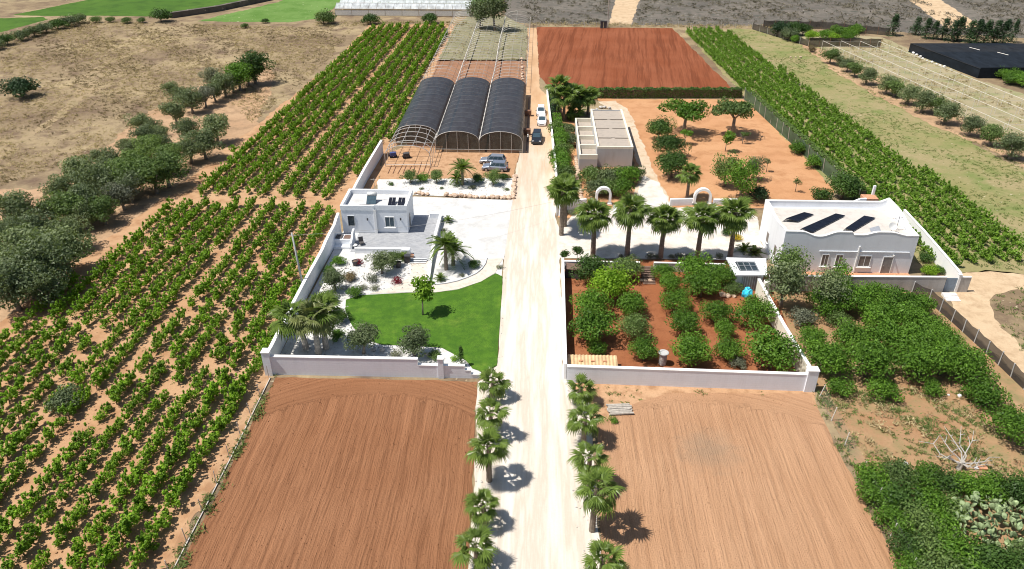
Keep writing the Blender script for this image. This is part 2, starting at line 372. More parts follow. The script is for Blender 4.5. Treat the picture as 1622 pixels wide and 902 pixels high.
# ------------------------------------------------------------------ foliage
def rhombs(P, Nrm, L, W, rng):
    """one leaf-shaped quad for each point"""
    n = len(P); t = rng.normal(size=(n, 3)); t -= Nrm * (t * Nrm).sum(1)[:, None]; t /= np.linalg.norm(t, axis=1)[:, None] + 1e-9
    b = np.cross(Nrm, t); L = np.broadcast_to(L, n)[:, None]; W = np.broadcast_to(W, n)[:, None]
    V = np.stack([P - t * L / 2, P + b * W / 2, P + t * L / 2, P - b * W / 2], 1).reshape(-1, 3)
    return V, np.arange(4 * n).reshape(n, 4)
def unit(v): return v / (np.linalg.norm(v, axis=-1, keepdims=True) + 1e-9)
def cloud(blobs, leaf, rng, fill=.55, up=.35, aspect=.6, var=None):
    """leaves through a set of clumps: (centre, radii, number)"""
    Ps, Ns, Vs = [], [], []
    for c, r, n in blobs:
        d = unit(rng.normal(size=(n, 3))); rad = fill + (1.06 - fill) * rng.random((n, 1)) ** .5
        P = np.array(c) + d * np.array(r) * rad
        Nn = unit(d * .75 + rng.normal(size=(n, 3)) * .55 + np.array([0, 0, up])); tone = rng.random() * .45
        Ps.append(P); Ns.append(Nn); Vs.append(np.clip(tone + rng.random(n) * .6, 0, 1))
    P = np.concatenate(Ps); Nn = np.concatenate(Ns); s = leaf * (.7 + .6 * rng.random(len(P)))
    V, F = rhombs(P, Nn, s * 1.25, s * aspect * 1.25, rng); return V, F, np.concatenate(Vs)
def crown(shape, nb, nleaf, leaf, cz, vr, seed, clump=.36, ragged=.12, aspect=.6):
    rng = np.random.default_rng(seed); blobs = []
    for i in range(nb):
        d = unit(rng.normal(size=3)); q = rng.random() ** .4
        if shape == 'dome': d[2] = abs(d[2]) * .9 - .25
        if shape == 'flat': d[2] *= .6
        rr = 1 - clump * .75 + rng.normal() * ragged
        c = np.array([d[0] * q * rr, d[1] * q * rr, cz + d[2] * q * rr * vr])
        k = clump * (.7 + .6 * rng.random())
        if shape == 'cone':
            t = rng.random(); c = np.array([d[0] * (1 - t) * .6, d[1] * (1 - t) * .6, cz - vr + 2 * vr * t]); k = clump * (1.15 - .75 * t)
        blobs.append((c, (k, k, k * min(1, vr * 1.05) if shape != 'cone' else k * 1.6), nleaf // nb))
    return cloud(blobs, leaf, rng, aspect=aspect)
def trunkmb(h, r, seed, limbs=4, spread=.5, lh=.5):
    rnd = random.Random(seed); mb = MB(); lean = (rnd.uniform(-.08, .08), rnd.uniform(-.08, .08))
    mb.tube([(0, 0, -.03), (lean[0] * .4, lean[1] * .4, h * .45), (lean[0], lean[1], h)], [r * 1.35, r, r * .8], 7)
    for i in range(limbs):
        a = 2 * math.pi * (i + rnd.random() * .6) / limbs; s = spread * rnd.uniform(.7, 1.2)
        mb.tube([(lean[0], lean[1], h * .93), (lean[0] + s * .5 * math.cos(a), lean[1] + s * .5 * math.sin(a), h + lh * .45), (lean[0] + s * math.cos(a), lean[1] + s * math.sin(a), h + lh)], [r * .65, r * .4, r * .18], 5)
    return mb
# kind: crown shape, clumps, leaves, leaf size, crown centre, vertical radius, trunk height, trunk radius, limbs spread, bark
KIND = dict(
    olive=('round', 28, 4600, .078, 1.02, .70, .55, .075, .5, 'bark_grey', .36, .5),
    fruit=('dome', 28, 4600, .074, .80, .78, .40, .06, .5, 'bark', .38, .62),
    bush=('dome', 18, 2600, .085, .52, .60, .22, .05, .4, 'bark', .42, .6),
    umbrella=('flat', 24, 3000, .085, 1.12, .46, .75, .07, .65, 'bark_grey', .32, .55),
    standard=('round', 16, 1100, .16, 2.0, .85, 1.35, .05, .45, 'bark_grey', .42, .7),
    sapling=('round', 7, 190, .26, 2.6, 1.0, 2.0, .07, .5, 'bark_grey', .5, .5),
    twin=('flat', 8, 420, .16, 1.45, .5, .9, .05, .7, 'bark_grey', .4, .5),
    cypress=('cone', 22, 1500, .15, 2.05, 1.9, .4, .08, .2, 'bark', .52, .5),
    tall=('round', 24, 3000, .082, 1.35, .95, .75, .06, .5, 'bark_grey', .4, .6),
    tuft=('dome', 9, 420, .20, .40, .5, .12, .06, .3, 'bark', .5, .28),
)
CM = {}
def tree_mesh(kind, leaf, vi):
    key = (kind, leaf, vi)
    if key not in CM:
        sh, nb, nl, ls, cz, vr, th, tr, sp, bk, cl, asp = KIND[kind]
        V, F, va = crown(sh, nb, nl, ls, cz, vr, hash_seed(kind) + vi * 17, cl, aspect=asp)
        CM[key] = (qmesh(kind + '_crown', V, F, leaf, va), trunkmb(th, tr, vi + 3, 4, sp, max(.1, cz - th)).mesh(kind + '_trunk', bk, True))
    return CM[key]
def hash_seed(s): return sum(ord(c) * (i + 3) for i, c in enumerate(s))
NTREE = [0]; GROW = 1.22
def tree(name, label, cat, kind, leaf, px, py, rpx, group=None, sz=1., vi=None, crown_name='crown', base=False):
    """a tree whose crown shows at photo pixel (px, py) with radius rpx: solved for its foot, size in metres"""
    cz = KIND[kind][4]; r = 2.
    for _ in range(6):
        p = at(px, py, 0 if base else cz * r * sz); r = rpx * GROW / ppm(p)
    return plant(name, label, cat, kind, leaf, p.x, p.y, r, group, sz, vi, crown_name)
def plant(name, label, cat, kind, leaf, x, y, r, group=None, sz=1., vi=None, crown_name='crown'):
    NTREE[0] += 1; vi = NTREE[0] % 3 if vi is None else vi
    cm, tm = tree_mesh(kind, leaf, vi)
    t = thing(name, label, cat, (x, y, 0), random.uniform(0, 6.28), group); t.scale = (r, r, r * sz)
    obj(crown_name, cm, t); obj('stem' if kind in ('bush', 'tuft') else 'trunk', tm, t); return t
def scatter(name, label, cat, polys, dens, size, mat, blades=5, h=1., keep=None, seed=1, world=False, extra=None):
    """uncountable tufts over plan polygons, one mesh"""
    rng = np.random.default_rng(seed); pts = []
    for p in polys:
        P = p if world else pxpoly(p); xs = [q[0] for q in P]; ys = [q[1] for q in P]
        n = int((max(xs) - min(xs)) * (max(ys) - min(ys)) * dens)
        X = rng.uniform(min(xs), max(xs), n); Y = rng.uniform(min(ys), max(ys), n); k = inpoly(X, Y, P)
        pts.append(np.stack([X[k], Y[k]], 1))
    xy = np.concatenate(pts)
    if keep is not None: xy = xy[keep(xy, rng)]
    blades = blades * 2; n = len(xy); s = size * (.5 + rng.random(n)); P = np.repeat(np.concatenate([xy, np.zeros((n, 1))], 1), blades, 0); S = np.repeat(s, blades)
    P[:, :2] += rng.normal(size=(n * blades, 2)) * S[:, None] * .45; P[:, 2] = S * h * (.25 + .35 * rng.random(n * blades))
    Nn = unit(np.concatenate([rng.normal(size=(n * blades, 2)), .35 + rng.random((n * blades, 1)) * .9], 1))
    V, F = rhombs(P, Nn, S * .9, S * .20, rng); tone = np.repeat(rng.random(n) * .6, blades) + rng.random(n * blades) * .4
    V[:, 2] = np.maximum(V[:, 2], .02)
    return tag(obj(name, qmesh(name, V, F, mat, tone)), label, cat, None, 'stuff')

# ================================================================== the land
S = 900
me = bpy.data.meshes.new('ground'); me.from_pydata([(-S, -300, 0), (S, -300, 0), (S, 1500, 0), (-S, 1500, 0)], [], [(0, 1, 2, 3)]); me.materials.append(MATS['dry_grass'])
tag(obj('ground', me), kind='structure')
patch('far_scrubland', [(795, -110), (800, 30), (835, 38), (1060, 40), (1240, 42), (1330, 46), (1430, 52), (1622, 60), (1800, 66), (2300, -110)], 'far_scrub', 1, .8, 4)
patch('field_track', [(964, 39), (1000, 39), (1013, 0), (1030, -70), (985, -70), (975, 0)], 'tan_track', 2, .3, 2)
patch('field_track', [(1500, 46), (1556, 44), (1490, 0), (1400, -60), (1350, -60), (1440, 0)], 'tan_track', 2, .4, 2)
patch('crop_field', [(20, 24), (100, 8), (200, -12), (420, -40), (520, -40), (425, 2), (270, 27), (140, 25), (80, 26)], 'green_crop', 1, .3, 3)
patch('crop_field', [(-120, 34), (68, 27), (76, 31), (0, 52), (-120, 84)], 'green_crop', 1, .3, 3)
patch('crop_field', [(312, 34), (440, 4), (540, -40), (900, -40), (790, 4), (750, 8), (560, 4), (530, 12), (500, 30), (455, 36)], 'pale_crop', 1, .5, 3)
patch('field_path', [(-60, 268), (0, 242), (75, 192), (118, 155), (124, 128), (165, 98), (280, 60), (284, 62), (176, 100), (146, 122), (160, 140), (180, 152), (150, 150), (130, 160), (84, 196), (0, 250), (-60, 276)], 'field_dirt', 1, .5, 2)
patch('grove_ground', [(-200, 400), (-60, 330), (0, 300), (60, 298), (140, 255), (230, 180), (330, 128), (420, 98), (436, 125), (400, 215), (270, 318), (95, 450), (-200, 640)], 'grove_soil', 1, .7, 2)
patch('vineyard_ground', [(-260, 1000), (-200, 640), (0, 512), (95, 440), (200, 355), (270, 306), (400, 204), (520, 106), (585, 40), (722, 38), (640, 222), (606, 252), (598, 292), (543, 330), (522, 385), (489, 467), (433, 588), (272, 905), (225, 1000)], 'vine_soil', 2, .4, 2)
patch('ploughed_field', [(437, 598), (757, 605), (751, 700), (742, 902), (735, 1010), (230, 1010), (283, 902)], 'plough_left', 3, .12, 1)
patch('field_margin', [(897, 605), (1292, 619), (1300, 660), (940, 672)], 'work_soil', 2, .2, 1)
patch('ploughed_field', [(946, 676), (985, 648), (1060, 622), (1284, 626), (1424, 902), (1475, 1010), (960, 1010), (955, 902), (948, 780)], 'plough_right', 3, .15, 1)
patch('ploughed_field', [(850, 43), (1065, 45), (1160, 141), (872, 141), (853, 120)], 'plough_far', 2, .25, 2)
patch('driveway', [(732, 1010), (742, 902), (753, 720), (757, 606), (787, 580), (796, 440), (804, 318), (816, 279), (822, 243), (832, 150), (837, 60), (835, 45), (850, 45), (855, 140), (866, 152), (884, 300), (880, 345), (887, 372), (887, 406), (893, 580), (899, 606), (935, 640), (941, 760), (954, 902), (958, 1010)], 'road_gravel', 4, .12, .8)
patch('courtyard', [(884, 372), (905, 343), (940, 332), (1060, 330), (1165, 326), (1200, 345), (1206, 385), (1222, 412), (1155, 413), (887, 409)], 'cream_gravel', 5, .1, 1)
patch('hedge_bed_ground', [(866, 150), (935, 158), (912, 180), (918, 262), (1003, 268), (1004, 332), (905, 346), (882, 345)], 'yard_soil', 3, .2, 1)
patch('orchard_yard', [(935, 157), (1178, 158), (1245, 205), (1326, 292), (1300, 330), (1060, 331), (1004, 335), (1003, 240), (985, 168)], 'yard_soil', 2, .3, 1)
patch('yard_path', [(1000, 336), (1066, 331), (1046, 290), (1026, 250), (1008, 200), (992, 172), (975, 160), (945, 162), (978, 178), (1004, 238), (1012, 280)], 'pale_dirt', 4, .3, 1)
patch('yard_gravel', [(1002, 337), (1064, 332), (1044, 292), (1018, 278), (1010, 300)], 'cream_gravel', 5, .3, 1)
patch('orchard_ground', [(894, 412), (1205, 412), (1286, 612), (899, 602)], 'orchard_soil', 3, .05, 1)
patch('garden_ground', [(1210, 440), (1475, 462), (1512, 500), (1622, 612), (1800, 780), (1800, 1010), (1480, 1010), (1430, 902), (1296, 618)], 'garden_soil', 2, .25, 1)
patch('sandy_lane', [(1488, 436), (1560, 428), (1622, 436), (1760, 440), (1760, 476), (1610, 458), (1566, 476), (1585, 520), (1640, 575), (1760, 680), (1760, 745), (1622, 604), (1560, 546), (1512, 492)], 'tan_track', 3, .35, 1)
patch('vineyard_ground', [(1083, 49), (1140, 46), (1175, 62), (1330, 182), (1460, 272), (1640, 388), (1760, 445), (1560, 430), (1488, 434), (1400, 388), (1334, 312), (1190, 165)], 'weed_strip', 3, .3, 1.5)
patch('fallow_strip', [(1150, 46), (1240, 47), (1330, 92), (1440, 170), (1622, 272), (1900, 420), (1900, 530), (1640, 388), (1460, 272), (1330, 182), (1175, 62)], 'weed_strip', 2, .4, 2)
patch('olive_row_ground', [(1262, 66), (1340, 92), (1440, 150), (1560, 200), (1800, 315), (1800, 350), (1622, 262), (1450, 186), (1330, 120)], 'grove_soil', 4, .6, 2)
patch('frame_ground', [(1240, 47), (1400, 60), (1450, 84), (1546, 126), (1622, 150), (1900, 240), (1900, 380), (1622, 232), (1440, 150), (1330, 90)], 'frame_ground', 3, .4, 2)
patch('greenhouse_apron', [(608, 248), (598, 292), (812, 282), (823, 243), (640, 232)], 'work_soil', 4, .15, 1)
patch('greenhouse_floor', [(640, 242), (829, 243), (833, 95), (694, 95)], 'house_soil', 3, .2, 1.5)
patch('greenhouse_floor', [(694, 97), (833, 97), (836, 44), (800, 26), (745, 24), (720, 42)], 'house_weeds', 3, .3, 1.5)
patch('garden_gravel', None, 'white_gravel', 3, .0, 2, [(-26.2, 60.3), (-5.6, 60.3), (-4.4, 63), (-4.0, 76), (-4.0, 84.9), (-12.9, 91), (-13, 103.8), (-26.2, 103.8)])
patch('parking', [(655, 312), (812, 318), (798, 412), (723, 411), (700, 411), (690, 372), (697, 345), (655, 345)], 'white_concrete', 5, .04, 1)
patch('garden_path', [(797, 410), (771, 411), (765, 425), (750, 437), (725, 447), (693, 452), (679, 447), (679, 415), (652, 415), (650, 440), (620, 456), (585, 466), (644, 464), (690, 464), (726, 459), (762, 447), (785, 433), (791, 420)], 'path_stone', 6, .02, 1)
patch('gravel_bed', [(597, 290), (600, 285), (812, 283), (814, 316), (655, 310), (600, 306)], 'white_gravel', 6, .1, 1)
LAWN = [(548, 476), (570, 469), (644, 464.5), (690, 464.5), (726, 459.5), (762, 447.5), (785, 434), (796, 439), (793, 500), (787, 580), (764, 590), (748, 585), (738, 572), (700, 552), (650, 549), (604, 547), (575, 538), (558, 517), (547, 492)]
patch('lawn', LAWN, 'lawn_grass', 7, .04, .6)
patch('patio', None, 'patio_paving', 6, 0, 3, [(-23.9, 86.1), (-15.9, 86.1), (-15.9, 84.0), (-13.4, 84.0), (-13.4, 97.1), (-17.2, 97.1), (-17.2, 91.7), (-23.9, 91.7)])

# ================================================================== walls and fences
def wallthing(name, label, pts, hs, th, mat, coping=None, cat='wall', parts=()):
    t = thing(name, label, cat, (pts[0][0], pts[0][1], 0)); o = Vector((pts[0][0], pts[0][1]))
    q = [(p[0] - o.x, p[1] - o.y) for p in pts]; hl = hs if hasattr(hs, '__len__') else [hs] * len(pts)
    MB().wall(q, hl, th).build('wall_face', mat, t)
    if coping:
        mb = MB().wall(q, [h + .07 for h in hl], th + .06); k = 0
        for i in range(len(q)):
            for j in (0, 1): x, y, z = mb.v[4 * i + j]; mb.v[4 * i + j] = (x, y, hl[i] + .002)
        mb.build('coping', coping, t)
    return t, o
def pillar(t, o, x, y, w_, h, mat, d=None):
    m = MB().bb(x - o.x - w_ / 2, x - o.x + w_ / 2, y - o.y - (d or w_) / 2, y - o.y + (d or w_) / 2, 0, h)
    p = m.build('pillar', mat, t); MB().bb(x - o.x - w_ / 2 - .05, x - o.x + w_ / 2 + .05, y - o.y - (d or w_) / 2 - .05, y - o.y + (d or w_) / 2 + .05, h + .002, h + .08).build('cap', 'bright_plaster', p); return p
# front wall of the left garden: full height, a step down, a pillar, two more steps
t, o = wallthing('garden_wall', 'white block wall with stepped top between the left ploughed field and the lawn', [(-26.1, 60.1), (-11.3, 60.15), (-11.28, 60.15), (-8.95, 60.15), (-6.7, 60.15), (-6.68, 60.15), (-6.1, 60.15), (-6.08, 60.15), (-5.1, 60.2)],
                 [2.15, 2.15, 1.45, 1.45, 1.45, .95, .95, .45, .45], .32, 'block_white', 'bright_plaster')
pillar(t, o, -26.25, 60.12, .75, 2.75, 'block_white'); pillar(t, o, -9.05, 60.15, .55, 2.3, 'block_white')
t, o = wallthing('garden_wall', 'long white wall between the left vineyard and the garden, curving up beside the house', [(-26.35, 60.7), (-26.5, 70), (-26.6, 75), (-26.6, 81), (-26.55, 83), (-26.5, 84.6), (-26.45, 86), (-26.45, 89.2), (-26.4, 90.2), (-26.4, 91.6)],
                 [2.1, 2.1, 2.0, 1.9, 1.95, 2.25, 2.4, 2.4, 2.8, 3.0], .3, 'white_plaster', 'bright_plaster')
wallthing('garden_wall', 'grey-shaded white wall running back from the small house to the greenhouse', [(-26.5, 97.5), (-26.6, 104), (-26.6, 110), (-26.2, 122)], [2.3, 2.2, 2.2, 2.4], .3, 'white_plaster', 'bright_plaster')
# right side
t, o = wallthing('orchard_wall', 'white block wall in front of the orchard above the right ploughed field', [(3.35, 59.75), (26.4, 59.2)], 1.95, .32, 'block_white', 'bright_plaster')
pillar(t, o, 26.75, 59.25, 1.0, 2.5, 'block_white', .7)
wallthing('orchard_wall', 'white wall along the driveway shading the left side of the orchard', [(3.2, 60.1), (3.3, 70), (3.45, 81.9)], 1.9, .25, 'bright_plaster', 'bright_plaster')
wallthing('orchard_wall', 'cream stained wall between the orchard and the lower right garden', [(26.75, 59.8), (26.4, 68), (26.15, 77.4)], [2.2, 2.0, 2.0], .28, 'cream_wall', 'bright_plaster')
wallthing('orchard_wall', 'low white wall between the palm courtyard and the orchard, left of the steps', [(3.6, 82.45), (13.0, 82.45)], 1.2, .25, 'white_plaster', 'bright_plaster')
wallthing('orchard_wall', 'low white wall between the palm courtyard and the orchard, right of the steps', [(14.7, 82.45), (23.4, 82.3)], 1.2, .25, 'white_plaster', 'bright_plaster')
wallthing('road_wall', 'thin white wall along the far driveway beside the hedge and palms', [(2.0, 157.5), (2.6, 135), (3.15, 112), (3.05, 98.2)], [1.3, 1.4, 1.6, 2.2], .22, 'bright_plaster', 'bright_plaster')
wallthing('gate_wall', 'short curved white gate wall behind the courtyard entrance palms', [(3.4, 98.0), (4.4, 99.6), (5.8, 100.8), (7.4, 101.4)], [2.0, 1.5, 1.3, 1.2], .25, 'white_plaster', 'bright_plaster')
wallthing('courtyard_wall', 'low white wall behind the palms between the two arches', [(19.6, 102.2), (22.9, 102.5)], 1.0, .3, 'white_plaster', 'bright_plaster')
wallthing('courtyard_wall', 'low white wall behind the palms right of the second arch', [(26.0, 102.8), (29.5, 103)], .8, .3, 'white_plaster', 'bright_plaster')
wallthing('yard_wall', 'grey block wall with white coping in front of the large white house', [(27.6, 78.2), (48.2, 78.6)], 2.0, .25, 'grey_block', 'bright_plaster')
t, o = wallthing('yard_wall', 'white side wall right of the large white house beside the right vineyard', [(50.3, 79.6), (50.6, 85), (50.9, 91), (50.8, 97)], [2.0, 2.0, 2.0, 2.2], .25, 'bright_plaster', 'bright_plaster')
t, o = wallthing('gate_wall', 'short grey wall end with white column at the blue side gate', [(49.9, 78.65), (51.1, 78.7)], 2.0, .25, 'grey_block', 'bright_plaster')
pillar(t, o, 49.72, 78.62, .3, 2.35, 'bright_plaster')
g = thing('side_gate', 'blue-grey metal gate in the block wall right of the large house', 'gate', (48.3, 78.6, 0)); MB().bb(0, 1.22, -.04, .04, .05, 1.9).build('gate_leaf', 'door_blue', g); MB().tube([(1.1, -.08, .95), (1.1, -.08, 1.2)], .02, 5).build('handle', 'alu', g)
st = thing('garden_steps', 'worn white stone steps below the blue side gate', 'steps', (48.3, 76.9, 0))
for k in range(3): MB().bb(-.5, 1.1, -.5 + k * .5, .02 + k * .5, 0, .12 + k * .1).build('step', 'debris_white', st)
def fence(name, label, pts, h, mat_post, pr, step, net=None, rail=None, lean=0., railz=.1):
    P = [Vector((p[0], p[1], 0)) for p in pts]; t = thing(name, label, 'fence', P[0]); O = P[0]; line = []
    pm = {}
    for a, b in zip(P, P[1:]):
        d = b - a; n = max(1, round(d.length / step))
        for i in range(n): line.append(a + d * i / n)
    line.append(P[-1]); post = MB().tube([(0, 0, -.05), (lean, 0, h)], pr, 6).mesh('post', mat_post)
    for q in line: obj('post', post, t, q - O, (random.uniform(-.05, .05), random.uniform(-.07, .07), random.uniform(-.3, .3)), (1, 1, random.uniform(.9, 1.08)))
    for a, b in zip(line, line[1:]):
        if net:
            a_, b_ = a - O, b - O; m_ = (a_ + b_) / 2; s = random.uniform(.02, .12)
            MB().add([a_ + Vector((0, 0, .03)), m_ + Vector((0, 0, .03)), b_ + Vector((0, 0, .03)), b_ + Vector((lean, 0, h * .96)), m_ + Vector((lean, 0, h * (.96 - s))), a_ + Vector((lean, 0, h * .96))], [(0, 1, 4, 5), (1, 2, 3, 4)]).build('net_panel', net, t)
        if rail: MB().tube([a - O + Vector((.1, 0, railz)), b - O + Vector((.1, 0, railz))], .05, 5).build('rail', rail, t)
    return t
fence('wire_fence', 'wire fence with pale low rail between the left vineyard and ploughed field', [(-26.1, 59.3), (-26.0, 48), (-26.1, 36), (-26.2, 30)], 1.55, 'galv', .035, 3.0, 'wire_mesh', 'frame_white')
fence('wire_fence', 'wire fence with leaning pale posts right of the right ploughed field', [(27.5, 58.2), (27.6, 48), (27.6, 38), (27.7, 30)], 1.6, 'frame_white', .04, 3.1, 'wire_mesh', None, .25)
fence('net_fence', 'dark sagging net fence between the lower right garden and the sandy lane', [(44.4, 78.0), (45.6, 76.2), (46.3, 72), (47.1, 66), (47.7, 60), (48.6, 52), (49.6, 42)], 1.7, 'concrete', .06, 2.3, 'net_fence', None)
fence('net_fence', 'grey-green net fence between the orange yard and the right vineyard', [(42.7, 156), (44.2, 137), (45.8, 119), (47.4, 104)], 2.3, 'galv', .05, 3.2, 'net_green')
fence('wire_fence', 'far wire fence behind the dark red ploughed field', [(-4, 225.6), (20, 226), (40, 226), (56, 225)], 1.6, 'galv', .05, 3.6, 'wire_mesh')
fence('net_fence', 'black net fence behind the pole frame at the far right', [(70, 203), (78, 203.5), (88, 202.5)], 2.4, 'rust', .06, 2.5, 'net_fence')
fence('net_fence', 'black net fence behind the far vegetable garden', [(64, 226), (80, 225), (96, 217)], 2.2, 'rust', .06, 3.2, 'net_fence')
fence('net_fence', 'grey net fence left of the far vegetable garden', [(60.5, 224), (66, 212), (70, 203.5)], 1.8, 'galv', .05, 3.0, 'net_fence')

# ================================================================== buildings
def window(t, x, z, w_, h, y, glass='glass_dark', frame='bright_plaster', sill=True, name='window', bars=1):
    """window on a face looking towards -y; its frame stands proud of the wall"""
    wn = MB().bb(x - w_ / 2, x + w_ / 2, y - .03, y + .02, z, z + h).build(name, glass, t); fr = MB(); f = .06
    fr.bb(x - w_ / 2 - f, x - w_ / 2, y - .07, y + .01, z - f, z + h + f).bb(x + w_ / 2, x + w_ / 2 + f, y - .07, y + .01, z - f, z + h + f)
    fr.bb(x - w_ / 2, x + w_ / 2, y - .07, y + .01, z + h, z + h + f).bb(x - w_ / 2, x + w_ / 2, y - .07, y + .01, z - f, z)
    for k in range(bars): xx = x - w_ / 2 + w_ * (k + 1) / (bars + 1); fr.bb(xx - .025, xx + .025, y - .05, y - .025, z, z + h)
    fr.build('frame', frame, wn)
    if sill: MB().bb(x - w_ / 2 - .2, x + w_ / 2 + .2, y - .22, y - .071, z - .18, z - .07).build('sill', 'bright_plaster', wn)
    return wn
def panel_array(parent, x, y, z, w_, l, tilt, rz, nx, ny, name='solar_panel'):
    """tilted rows of modules on a rail frame"""
    M = Matrix.Translation((x, y, z)) @ Matrix.Rotation(rz, 4, 'Z') @ Matrix.Rotation(tilt, 4, 'X')
    out = []
    for i in range(nx):
        for j in range(ny):
            a, b = w_ / nx, l / ny; mb = MB().bb(-a / 2 + .02, a / 2 - .02, -b / 2 + .02, b / 2 - .02, 0, .04)
            mb.v = [tuple(M @ (Vector(v) + Vector(((i + .5) * a - w_ / 2, (j + .5) * b - l / 2, 0)))) for v in mb.v]; out.append(mb.build(name, 'solar_black', parent))
    return out

# ---- small white house (left)
X0, X1, Y0, Y1, HT = -26.0, -17.2, 91.85, 97.2, 3.45
h = thing('white_house', 'small white flat-roofed house with grey patio beside the left vineyard', 'house', (X0, Y0, 0))
def L(mb): mb.v = [(a - X0, b - Y0, c) for a, b, c in mb.v]; return mb
L(MB().bb(X0, X1, Y0, Y1, 0, HT).bb(X0, -21.55, Y0 - .2, Y0 + .002, 0, HT)).build('wall', 'white_plaster', h)
L(MB().bb(X0 + .3, X1 - .3, Y0 + .3, Y1 - .3, HT, HT + .05)).build('roof', 'white_concrete', h)
for q in ((X0 - .06, X1 + .06, Y1 - .28, Y1 + .06), (X0 - .06, X0 + .28, Y0 + .02, Y1 - .282), (X1 - .28, X1 + .06, Y0 + .02, Y1 - .282), (-21.55, X1 + .06, Y0 - .04, Y0 + .018), (X0 - .06, -21.552, Y0 - .25, Y0 + .018)):
    L(MB().bb(*q, HT, HT + .68)).build('parapet', 'white_plaster', h)
L(MB().bb(-21.62, -21.30, Y0 - .30, Y0 - .202, 0, HT + .1)).build('pilaster', 'bright_plaster', h)
L(MB().bb(X0 + 1.9, -21.7, Y0 - .22, Y0 - .202, 0, .22).bb(-21.28, X1, Y0 - .03, Y0 - .002, 0, .22)).build('skirting', 'soft_grey', h)
def Lw(*a, **k): return window(h, a[0] - X0, a[1], a[2], a[3], a[4] - Y0, **k)
Lw(-24.75, 1.15, .85, 1.45, Y0 - .2, glass='glass_dark', frame='soft_grey', sill=False, bars=0); Lw(-19.6, 1.0, 1.15, 1.4, Y0, glass='glass_blue')
for x, y in ((-22.55, Y0 - .2), (-18.1, Y0)):
    L(MB().bb(x - .06, x + .06, y - .14, y - .002, 2.0, 2.32)).build('wall_lamp', 'dark_metal', h)
L(MB().bb(X1 + .002, X1 + .05, 93.2, 94.1, .05, 2.1)).build('door', 'door_grey', h)
# roof plant: solar panels, water heater, aerial
for k, x in enumerate((-19.45, -18.15)):
    s = thing('solar_array', 'dark tilted solar panel on the small white house roof, %s one' % ('left' if k == 0 else 'right, outermost'), 'solar panel', (x, 93.7, HT + .05), 0, 'solar panels on the small white house')
    panel_array(s, 0, 0, .34, .95, 1.7, R(18), 0, 2, 2, 'module'); MB().tube([(-.4, .7, 0), (-.4, .7, .53)], .025, 4).tube([(.4, .7, 0), (.4, .7, .53)], .025, 4).tube([(-.4, -.75, 0), (-.4, -.75, .08)], .025, 4).tube([(.4, -.75, 0), (.4, -.75, .08)], .025, 4).build('stand', 'alu', s)
s = thing('solar_water_heater', 'solar water heater with white tank and dark collector on the small house roof', 'water heater', (-22.3, 94.2, HT + .05))
MB().tube([(-.65, .5, 1.0), (.65, .5, 1.0)], .29, 12).build('tank', 'white_metal', s, True)
mb = MB().box((0, -.1, .5), (1.3, 1.5, .07), 0, Matrix.Rotation(R(38), 3, 'X')); mb.build('collector', 'glass_blue', s)
MB().tube([(-.5, .5, 0), (-.5, .5, .8)], .03, 4).tube([(.5, .5, 0), (.5, .5, .8)], .03, 4).tube([(-.5, -.7, 0), (-.5, -.6, .12)], .03, 4).tube([(.5, -.7, 0), (.5, -.6, .12)], .03, 4).build('stand', 'alu', s)
s = thing('roof_awning', 'folded brown awning lying on the small house roof beside the water heater', 'awning', (-23.5, 92.9, HT + .05)); MB().prism([(-1.3, -.2), (0, -.35), (1.9, -.3), (2.2, .1), (.9, .3), (-.2, .2)], 0, .12).build('cloth', 'charcoal', s); MB().tube([(-1.2, -.1, .16), (2.0, -.05, .2)], .04, 5).build('rod', 'alu', s)  # dark irregular slab with a thin rod, laid flat on the roof
s = thing('roof_aerial', 'thin television aerial mast on the small house roof', 'aerial', (-21.9, 94.9, HT + .05)); MB().tube([(0, 0, 0), (0, 0, 3.2)], .025, 5).build('mast', 'galv', s); MB().tube([(-.45, 0, 3.0), (.45, 0, 3.0)], .015, 4).tube([(-.3, -.2, 3.0), (-.3, .2, 3.0)], .01, 4).tube([(.3, -.3, 3.0), (.3, .3, 3.0)], .01, 4).build('antenna', 'galv', s)
# patio walls, planters, steps, barbecue
wallthing('patio_wall', 'low white wall along the right side of the grey patio', [(-13.25, 96.6), (-13.25, 88.8), (-13.2, 88.6), (-13.05, 84), (-12.75, 78.6)], [.85, .85, .85, .7, .45], .3, 'bright_plaster', 'bright_plaster')
t, o = wallthing('patio_wall', 'low white wall along the front of the grey patio', [(-23.2, 85.9), (-17.1, 85.95)], .75, .28, 'white_plaster', 'bright_plaster')
for nm, x, y, w_, d, hh, lb in (('planter', -16.5, 85.6, 1.0, .9, .95, 'square white planter at the top of the patio steps'), ('planter', -14.1, 97.0, 1.5, .9, .8, 'white planter box at the back corner of the patio')):
    p = thing(nm, lb, 'planter', (x, y, 0)); MB().bb(-w_ / 2, w_ / 2, -d / 2, d / 2, 0, hh).build('box', 'white_plaster', p)
    MB().bb(-w_ / 2 + .1, w_ / 2 - .1, -d / 2 + .1, d / 2 - .1, hh + .002, hh + .03).build('soil', 'soft_grey', p)
s = thing('patio_steps', 'dark-edged grey steps leading down from the patio to the cream path', 'steps', (-14.7, 83.9, 0))
for k in range(3): b = MB().bb(-1.05, 1.05, -.55 + k * .3, -.252 + k * .3, 0, .12 + .12 * k).build('step', 'soft_grey', s); MB().bb(-1.05, 1.05, -.58 + k * .3, -.552 + k * .3, .08 + .12 * k, .122 + .12 * k).build('nosing', 'dark_metal', b)
s = thing('mailbox_unit', 'dark grey box beside the patio steps', 'box', (-16.05, 83.75, 0)); MB().bb(-.35, .35, -.3, .3, 0, .95).build('body', 'charcoal', s); MB().bb(-.39, .39, -.34, .34, .952, 1.0).build('lid', 'dark_metal', s)
